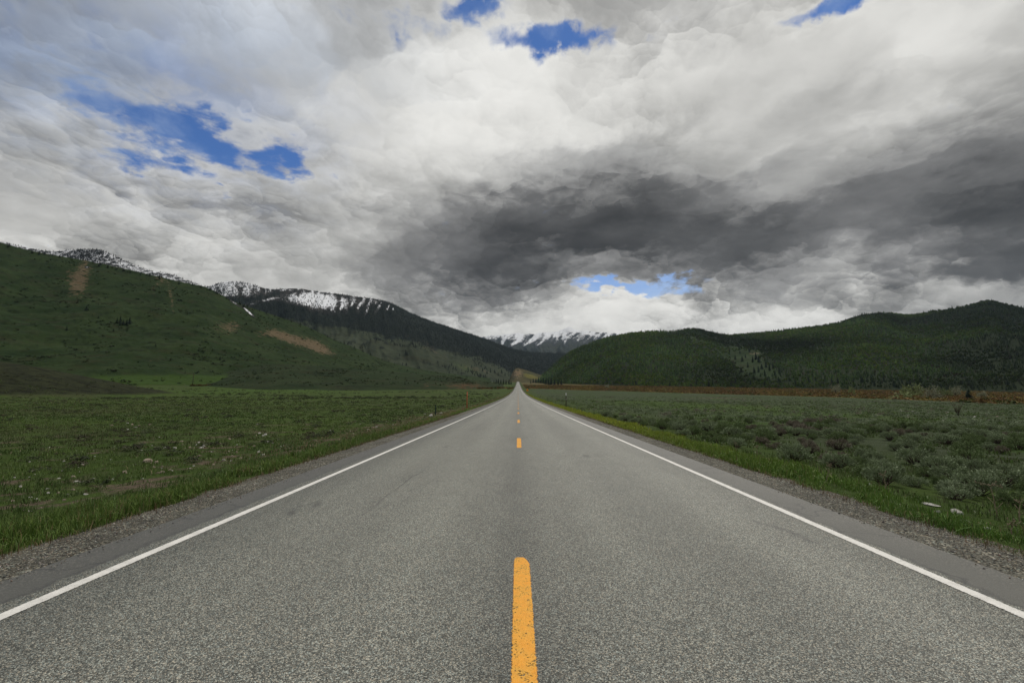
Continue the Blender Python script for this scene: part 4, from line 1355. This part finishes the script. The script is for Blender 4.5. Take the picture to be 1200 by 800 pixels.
def grass():
    X, Y, Hh, Wd, Cc = [], [], [], [], []

    def add(x, y, h, w, c):
        X.append(x); Y.append(y); Hh.append(h); Wd.append(w); Cc.append(c)
    for side in (-1, 1):
        inner = 5.13 if side < 0 else 5.0
        for (y0, y1, n, wk) in ((2.5, 9, 26000, .007), (9, 20, 26000, .012), (20, 45, 24000, .022), (45, 110, 20000, .05), (110, 320, 12000, .14)):
            y = rng.uniform(y0, y1, n); wdt = (1.25 if side < 0 else 1.75)
            e = inner + .16 * fbm(y * .9, y * 0 + side, 4, 91)
            u = rng.random(n) ** 1.15
            x = e + u * wdt
            cl = fbm(x * 2.2, y * 1.4, 3, 93 + side)
            lf = fbm(y * .28, x * .15, 3, 191 + side)
            k = (cl + (.10 if side < 0 else .36) + .75 * lf - .75 * (u - .35) * (u > .35) > rng.uniform(-.25, .45, n))
            x, y, u, cl = x[k], y[k], u[k], cl[k]
            h = (.04 + .22 * np.clip(cl + .38 + 1.1 * lf[k], 0, 1)) * rng.uniform(.6, 1.3, len(x)) * sstep(-.05, .2, u + .06)
            if side < 0:
                c = pal(len(x), [(.105, .175, .030), (.140, .205, .042), (.080, .138, .026)], var=.25)
                far = sstep(14, 40, y)[:, None]
                dry = (rng.random(len(x)) < (.06 + .62 * far[:, 0] * (u > .25)))[:, None]
                c = c * (1 + .35 * far)
            else:
                c = pal(len(x), [(.090, .170, .026), (.120, .200, .034), (.066, .130, .022)], var=.25)
                far = sstep(5, 30, y)[:, None]
                c = c * (1.15 * (1 - far) + far * np.array([[3.1, 2.0, 1.2]]))
                dry = (rng.random(len(x)) < .05)[:, None]
            c = np.where(dry, np.array([[.27, .195, .105]]) * (1 + rng.uniform(-.2, .2, (len(x), 1))), c)
            add(side * x, y, h, np.full(len(x), wk) * rng.uniform(.7, 1.3, len(x)), c)
        # straw lying at the rim of the gravel
        n = 1500; y = rng.uniform(2.5, 40, n); x = side * (inner - .03 + rng.normal(0, .07, n))
        add(x, y, rng.uniform(.05, .16, n), np.full(n, .006) * (1 + y * .06), pal(n, [(.19, .14, .075), (.13, .085, .045)]))
    blades('verge_grass', *map(np.concatenate, (X, Y, Hh, Wd)), np.concatenate(Cc), .55)
    # meadow, short tufts
    X, Y, Hh, Wd, Cc = [], [], [], [], []
    for (y0, y1, n, wk) in ((4, 14, 42000, .012), (14, 34, 48000, .026), (34, 80, 40000, .07), (80, 190, 26000, .20)):
        nt = n // 9
        ty = rng.uniform(y0, y1, nt); tx = -(6.3 + rng.random(nt) * (ty * 1.2 + 2))
        soil = soil_field(tx, ty)
        k = (soil < rng.uniform(.18, .85, nt)) & (fbm(tx * .5, ty * .5, 2, 95) > -.35)
        tx, ty = tx[k], ty[k]
        x = np.repeat(tx, 9); y = np.repeat(ty, 9); s = .05 + wk * 1.6
        x = x + rng.normal(0, s, len(x)); y = y + rng.normal(0, s, len(x))
        tone = fbm(x * .12, y * .12, 3, 97)[:, None]
        c = np.where(tone > .05, np.array([[.096, .145, .032]]), np.array([[.066, .110, .024]])) * (1 + rng.uniform(-.25, .25, (len(x), 1)))
        ol = (fbm(x * .022, y * .045, 4, 101) + rng.normal(0, .08, len(x)) > .08)[:, None]
        tanv = (rng.random(len(x)) < .60 * np.exp(-((x + 7.6) / 1.8) ** 2) * sstep(9, 24, y))[:, None]
        c = np.where(tanv, np.array([[.25, .19, .11]]) * (1 + rng.uniform(-.2, .2, (len(x), 1))), c)
        c = np.where(ol & ~tanv, c * .5 + np.array([[.038, .040, .018]]), c)
        c = np.where((rng.random(len(x)) < .07)[:, None], np.array([[.15, .125, .07]]), c)
        add(x, y, rng.uniform(.04, .13, len(x)) * (1 + .006 * y), np.full(len(x), wk), c)
    for (y0, y1, n, wk) in ((3, 14, 26000, .012), (14, 40, 30000, .03), (40, 150, 26000, .10)):
        nt = n // 9
        ty = rng.uniform(y0, y1, nt); tx = 6.6 + rng.random(nt) * (ty * 1.0 + 3)
        k = fbm(tx * .2, ty * .2, 3, 99) > -.1
        tx, ty = tx[k], ty[k]
        x = np.repeat(tx, 9); y = np.repeat(ty, 9); s = .06 + wk * 1.6
        x = x + rng.normal(0, s, len(x)); y = y + rng.normal(0, s, len(x))
        c = pal(len(x), [(.076, .135, .027), (.096, .150, .034), (.105, .118, .050)])
        add(x, y, rng.uniform(.05, .16, len(x)) * (1 + .005 * y), np.full(len(x), wk), c)
    blades('meadow_grass', *map(np.concatenate, (X, Y, Hh, Wd)), np.concatenate(Cc), .5)


grass()


# ------------------------------------------------------------------ loose gravel on the shoulders
def gravel():
    r = np.random.default_rng(77)
    temps = []
    for q in range(5):
        v = np.array([(1, 0, 0), (-1, 0, 0), (0, 1, 0), (0, -1, 0), (0, 0, 1), (0, 0, -.6)], float) * r.uniform(.6, 1.15, (6, 1)) + r.normal(0, .12, (6, 3))
        f = np.array([(0, 2, 4), (2, 1, 4), (1, 3, 4), (3, 0, 4), (2, 0, 5), (1, 2, 5), (3, 1, 5), (0, 3, 5)])
        temps.append((v, f))
    X, Y = [], []
    for side in (-1, 1):
        for y0, y1, n in ((2.5, 8, 5200), (8, 16, 4200), (16, 34, 3600)):
            y = rng.uniform(y0, y1, n); u = rng.beta(1.6, 1.3, n)
            x = side * (4.16 + u * 1.12 + .05 * fbm(y, y * 0, 3, 5))
            k = fbm(x * 1.4, y * .8, 3, 131) + .1 > rng.uniform(-.35, .35, n)
            X.append(x[k]); Y.append(y[k])
    x, y = np.concatenate(X), np.concatenate(Y); ax = np.abs(x)
    z = hroad(y) + np.where(ax < 4.26, .004, np.interp(ax, [4.1, 4.5, 4.9, 5.25, 5.75], [-.014, -.022, -.04, -.066, -.19]))
    s = rng.uniform(.004, .0105, len(x)) * (1 + .015 * y) * np.where(rng.random(len(x)) < .06, 1.7, 1)
    C = pal(len(x), [(.10, .098, .09), (.20, .19, .165), (.34, .32, .28), (.17, .13, .10), (.52, .50, .46)], [3, 3, 2, 1.4, .5])
    obj('loose_gravel', scatter_mesh('loose_gravel', temps, np.stack([x, y, z + s * .25], -1), s * .8, s, C), M_STONE, kind='stuff')


M_STONE = leafy('gravel_stone', .9, .2, .2, 60.0)
gravel()


# ------------------------------------------------------------------ stones
def rock_mesh(seed, flat=.6, sub=3):
    import bmesh
    bm = bmesh.new(); bmesh.ops.create_icosphere(bm, subdivisions=sub, radius=1)
    r = np.random.default_rng(seed); co = np.array([v.co[:] for v in bm.verts])
    for _ in range(9):                                   # chip facets off
        d = r.normal(0, 1, 3); d /= np.linalg.norm(d); lim = r.uniform(.55, .85)
        q = co @ d; co = co - np.outer(np.clip(q - lim, 0, None), d)
    co *= (1 + .08 * fbm(co[:, 0] * 2.2 + seed, co[:, 1] * 2.2 + co[:, 2] * 1.7, 3, seed))[:, None]
    co *= np.array([1, r.uniform(.65, .95), flat])
    for v, c in zip(bm.verts, co): v.co = c
    me = bpy.data.meshes.new('rock'); bm.to_mesh(me); bm.free()
    return me


def rocks():
    def stone(name, a, b, c):
        def f(t, bs):
            P = t.node('ShaderNodeTexCoord').outputs['Object']
            k = t.mix(t.ss(t.noise(P, 1.6, 5, .65), .35, .65), a, b)
            k = t.mix(t.ss(t.noise(P, 5.0, 5, .7), .58, .70), k, c)
            t.put(bs.inputs['Base Color'], k)
            t.put(bs.inputs['Normal'], t.bump(t.noise(P, 6, 5, .7), .6, .12))
        return material(name, f, .95, .1)
    pale = stone('pale_stone', (.48, .46, .41), (.62, .60, .56), (.24, .21, .17))
    tan = stone('tan_stone', (.32, .26, .20), (.42, .35, .28), (.16, .13, .10))
    var = []
    for i in range(6):
        me = rock_mesh(300 + i, (.6, .75, .5, .8, .65, .45)[i]); me.materials.append(pale if i % 3 else tan); var.append(me)
    cnt = 0

    def put(px, py, w, label, group, me=None, cat='rock', flat=1.0):
        x, y, z = hit(px, py)
        s = w / F * math.hypot(x, y) / 2 if False else w / F * y / 2
        o = bpy.data.objects.new('rock', me or random.choice(var)); COL.objects.link(o)
        o.location = (x, y, z + s * .12); o.rotation_euler = (random.uniform(-.2, .2), random.uniform(-.2, .2), random.uniform(0, 6.28))
        o.scale = (s, s, s * flat * random.uniform(.8, 1.1))
        o['label'] = label; o['category'] = cat
        if group: o['group'] = group
    A = [(150, 496), (175, 498), (159, 501), (150, 504), (131, 499), (163, 499), (155, 498)]
    Bq = [(162, 524), (193, 525), (198, 526), (217, 526), (213, 517.5), (233, 519), (239, 523), (236, 525), (222, 524.5), (258, 520), (269, 515), (304, 508), (313, 518), (311, 510), (308, 511), (230, 522), (205, 525.5)]
    Cq = [(190, 547), (185, 555), (190, 554), (202, 552), (227, 546), (234, 534), (242, 538), (262, 540), (271, 540), (272, 535), (222, 549), (146, 554), (132, 562), (303, 530), (308, 533), (250, 545), (282, 537), (180, 548), (199, 551)]
    for px, py in A:
        put(px, py, random.uniform(2.5, 4.5), 'small pale stone in the farthest stone scatter of the left meadow', 'stones of the farthest scatter, left')
    for px, py in Bq:
        put(px, py, random.uniform(2.6, 5.5), 'pale stone in the middle band of stones across the left meadow', 'stones of the middle band, left')
    for px, py in Cq:
        put(px, py, random.uniform(3, 6.0), 'pale stone on bare soil between the middle stone band and the left verge', 'stones on bare soil, left')
    put(173, 542, 11, 'largest tan-grey rock of the left meadow, blocky, beside a darker rock', None, var[3])
    put(183.5, 543, 8, 'darker tan rock just right of the largest rock in the left meadow', None, var[0])
    r = random.Random(4)
    for i in range(46):
        px = r.uniform(20, 330); py = r.gauss(532, 13) - (px - 200) * .10
        put(px, py, r.uniform(1.8, 3.6), 'tiny pale stone strewn in the grass and bare soil of the left meadow', 'tiny stones strewn over the left meadow')
    for i in range(26):
        px = r.uniform(330, 500); py = 505 + (420 - px) * .14 + r.gauss(0, 5)
        put(px, py, r.uniform(1.6, 3.0), 'tiny pale stone in the dry strip along the far left verge', 'tiny stones along the far left verge')
    for i in range(22):
        put(r.uniform(2, 110), r.uniform(556, 606), r.uniform(3, 6), 'small tan stone on the bare ground near the lower left edge', 'small stones near the lower left edge')
    put(505, 487.6, 6, 'bluish white rock at the foot of the dark green marker post', None, var[1])
    put(517, 484.3, 4, 'small flat pale rock just right of the dark green marker post', None, var[5])
    put(1092, 592.5, 17, 'long flat white rock behind the right verge grass', None, var[2], flat=.5)
    put(1099, 600, 7, 'small pale rock wedged between the flat white rock and the rounded rock', None, var[4])
    put(1121, 601.5, 15, 'rounded pale grey rock behind the right verge grass', None, var[4])
    put(1131, 611, 9, 'half hidden pale rock below the rounded grey rock at the right verge', None, var[2])
    put(1157, 621, 10, 'low grey-green rock in the verge grass nearest the right border', None, var[4])
    put(1019, 568, 6, 'small whitish rock by the thin dry stalk at the right verge', None, var[1])
    put(981, 563.5, 4, 'tiny orange-tan rock at the farther dry stalk of the right verge', None, var[0])
    put(1104, 547, 4, 'lone tiny grey stone in the green gap of the sage meadow', None, var[1])
    for i in range(14):
        put(r.choice([r.uniform(1055, 1085), r.uniform(1140, 1175), r.uniform(1100, 1112)]), r.uniform(480, 494), r.uniform(2.2, 3.6), 'tiny white stone far out in the grey sage meadow on the right', 'tiny white stones in the sage meadow')
    for px, py in ((733, 487), (735, 488.5), (710, 492), (676, 481), (712, 493.5)):
        put(px, py, 3.2, 'small white stone beside the far right verge past the tall marker post', 'white stones by the far right verge')


rocks()


# ------------------------------------------------------------------ posts and sign
def posts():
    green = plain('dark_green_steel', (.018, .040, .030), .6, .3, .2, 20)
    orange = plain('faded_orange_paint', (.42, .085, .035), .6, .3, .2, 6)
    wood = plain('brown_post', (.050, .038, .030), .85, .1, .3, 9)
    white = plain('white_reflector', (.82, .83, .84), .35, .5, .05, 9)
    steel = plain('galvanised_steel', (.22, .22, .21), .5, .4, .15, 9)
    amber = plain('orange_sign_face', (.72, .22, .012), .5, .35, .06, 3)
    # dark green channel post, left
    x, y, z = hit(510.3, 486.2)
    e = empty('marker_post', (x, y, z), 'short dark green steel marker post by the left verge beside a white rock', 'post')
    m = MB(); h = .92
    m.box((0, 0, h / 2 - .1), (.085, .012, h + .2)); m.box((-.046, .0245, h / 2 - .1), (.012, .045, h + .2)); m.box((.046, .0245, h / 2 - .1), (.012, .045, h + .2))
    obj('post', m.mesh('post'), green, e)
    m = MB(); m.box((0, -.010, h - .12), (.070, .006, .16)); obj('plate', m.mesh('plate'), plain('dull_green_plate', (.03, .055, .042), .5, .3), e)
    # orange snow pole
    x, y, z = hit(547.2, 479.2)
    e = empty('snow_pole', (x, y, z), 'tall thin faded orange snow pole on the left verge', 'pole')
    m = MB(); m.tube([(0, 0, -.2), (0, 0, 1.0), (.012, 0, 2.02)], [.055, .052, .050], 12); obj('pole', m.mesh('pole', True), orange, e)
    m = MB(); m.tube([(.012, 0, 2.02), (.012, 0, 2.05), (.012, 0, 2.07)], [.054, .050, .02], 12); obj('cap', m.mesh('cap', True), plain('orange_cap', (.36, .06, .03), .6, .3), e)
    # tall post with white top, right
    x, y, z = hit(663.5, 477.2)
    e = empty('delineator_post', (x, y, z), 'tall thin brown marker post with white reflector top right of the road', 'post')
    m = MB(); m.tube([(0, 0, -.2), (0, 0, 1.9)], [.060, .055], 10); obj('post', m.mesh('post', True), wood, e)
    m = MB(); m.box((0, -.068, 1.82), (.12, .014, .34)); obj('reflector', m.mesh('reflector'), white, e)
    m = MB(); m.tube([(0, 0, 1.05), (0, 0, 1.17)], [.063, .062], 10); obj('band', m.mesh('band', True), steel, e)
    # orange diamond warning sign
    y = 350.0; x = (617.9 - VPX) / F * y; z = float(ground(x, y))
    e = empty('warning_sign', (x, y, z), 'small orange diamond road sign far off right of the road', 'road sign')
    m = MB(); m.tube([(0, 0, -.3), (0, 0, 1.7)], [.06, .06], 8); obj('post', m.mesh('post', True), steel, e)
    s = .95; zc = 1.75; m = MB()
    out = []
    for k in range(4):
        a = math.pi / 2 * k
        for j in (-.10, .10):
            out.append((s * math.sin(a + j), zc + s * math.cos(a + j)))
    n = len(out)
    for yy in (-.085, -.065):
        for px, pz in out: m.v.append((px, yy, pz))
    m.f.append(tuple(range(n))); m.f.append(tuple(range(n, 2 * n))[::-1])
    for i in range(n): m.f.append((i, (i + 1) % n, n + (i + 1) % n, n + i)[::-1])
    obj('panel', m.mesh('panel'), amber, e)
    # lone pole by the bright green patch with a rusty willow row
    P = hillA.at_px(235.5, 450.5)
    h = 14 / F * P[1]
    e = empty('bare_pole', P, 'lone thin dark bare pole standing in bright green grass below the left hill', 'pole')
    m = MB(); m.tube([(0, 0, -.5), (0, 0, h * .5), (.05, 0, h)], [.30, .26, .18], 9); obj('shaft', m.mesh('shaft', True), wood, e)
    m = MB(); m.tube([(-.9, 0, h * .93), (.9, 0, h * .94)], [.09, .09], 6); obj('crossbar', m.mesh('crossbar', True), wood, e)
    Q = [hillA.at_px(px, 453.6) for px in np.linspace(234, 259, 26)]
    ht = 3.4 / F * Q[0][1]
    e = empty('willow_row', Q[13], 'low dark row of rust topped willows at the foot of the bare pole', 'shrub')
    V, Fc, C, off = [], [], [], 0
    for q in Q:
        for _ in range(3):
            tv, tf = clump_template(40, random.randrange(999), .3, 1.2, .0)
            hh = ht * random.uniform(.8, 1.15)
            p = (q - Q[13]) + np.array([random.uniform(-.7, .7), random.uniform(-1, 1), 0])
            V.append(tv * hh + p); Fc.append(tf + off); off += len(tv)
            top = (tv[:, 2:3] > .62)
            C.append(np.where(top, np.array([[.13, .075, .02]]), np.array([[.016, .018, .010]])))
    obj('foliage', mesh_from('foliage', np.concatenate(V), np.concatenate(Fc), 3, False, np.concatenate(C)), M_LEAF, e)


posts()


# ------------------------------------------------------------------ dry stalks at the right verge
def stalks():
    dry = plain('dry_stalk', (.25, .20, .14), .9, .1, .2, 30)

    def stalk(base, top, label, umbel=0, seed=0):
        x, y, z = hit(*base)
        e = empty('dry_weed', (x, y, z), label, 'weed', 'dry weed stalks of the right verge')
        d = pdir(*top); t = Vector((d[0] * y - x, 0.02, EYE + d[2] * y - z))
        r = random.Random(seed); m = MB()
        m.tube([(0, 0, -.05), tuple(t * .35 + Vector((r.uniform(-.015, .015), .01, 0))), tuple(t * .7 + Vector((r.uniform(-.015, .015), 0, 0))), tuple(t)], [.008, .0065, .005, .003], 6)
        for i in range(4):
            p = t * r.uniform(.3, .8); a = r.uniform(0, 6.28); L = r.uniform(.05, .12)
            m.tube([tuple(p), tuple(p + Vector((L * math.cos(a), L * math.sin(a), L * .8)))], [.004, .0015], 4)
        obj('stem', m.mesh('stem', True), dry, e)
        m = MB()
        for i in range(9 if umbel else 7):
            a = 2.4 * i; L = (.16 if umbel else .05) * r.uniform(.6, 1.1)
            q = t + Vector((L * math.cos(a), L * math.sin(a), (.04 if umbel else .06) * r.uniform(-.6, 1)))
            m.tube([tuple(t * .985), tuple(t * .5 + q * .5 + Vector((0, 0, .015))), tuple(q)], [.003, .0025, .002], 4)
            m.tube([tuple(q), tuple(q + Vector((0, 0, .012))), tuple(q + Vector((0, 0, .02)))], [.004, .009, .003], 5)
        obj('seed_head', m.mesh('seed_head', True), dry, e)
    stalk((969, 566), (972.5, 546), 'farthest short yellowish dry weed stalk at the right verge', 0, 1)
    stalk((1038.6, 579), (1036, 557), 'thin pale dry weed stalk by the small whitish rock', 0, 2)
    stalk((1172, 610), (1162, 569), 'tallest dry weed stalk leaning left with a flat branching seed head', 1, 3)
    stalk((1196, 615), (1197.5, 591), 'slim dry weed stalk at the right border of the picture', 0, 4)
    stalk((1186, 626), (1187, 614), 'short broken dry weed stalk in the verge grass below the tallest one', 0, 5)
    stalk((888, 541), (887, 524), 'dry weed stalk in the tan grass patch beyond the right verge', 0, 6)
    stalk((864, 532), (862, 519), 'small dry weed stalk farther along the right verge before the brown sage', 0, 7)


stalks()


# ------------------------------------------------------------------ air
def haze():
    m = MB()
    m.box((0, 4600, 520), (16000, 10600, 1500))
    mt = bpy.data.materials.new('valley_air'); mt.use_nodes = True
    nt = mt.node_tree; nt.nodes.clear()
    out = nt.nodes.new('ShaderNodeOutputMaterial'); pv = nt.nodes.new('ShaderNodeVolumePrincipled')
    pv.inputs['Color'].default_value = (.58, .77, 1.0, 1)
    pv.inputs['Density'].default_value = 1.4e-5
    pv.inputs['Anisotropy'].default_value = .2
    nt.links.new(pv.outputs[0], out.inputs['Volume'])
    o = obj('haze', m.mesh('haze'), mt, kind='stuff')


haze()
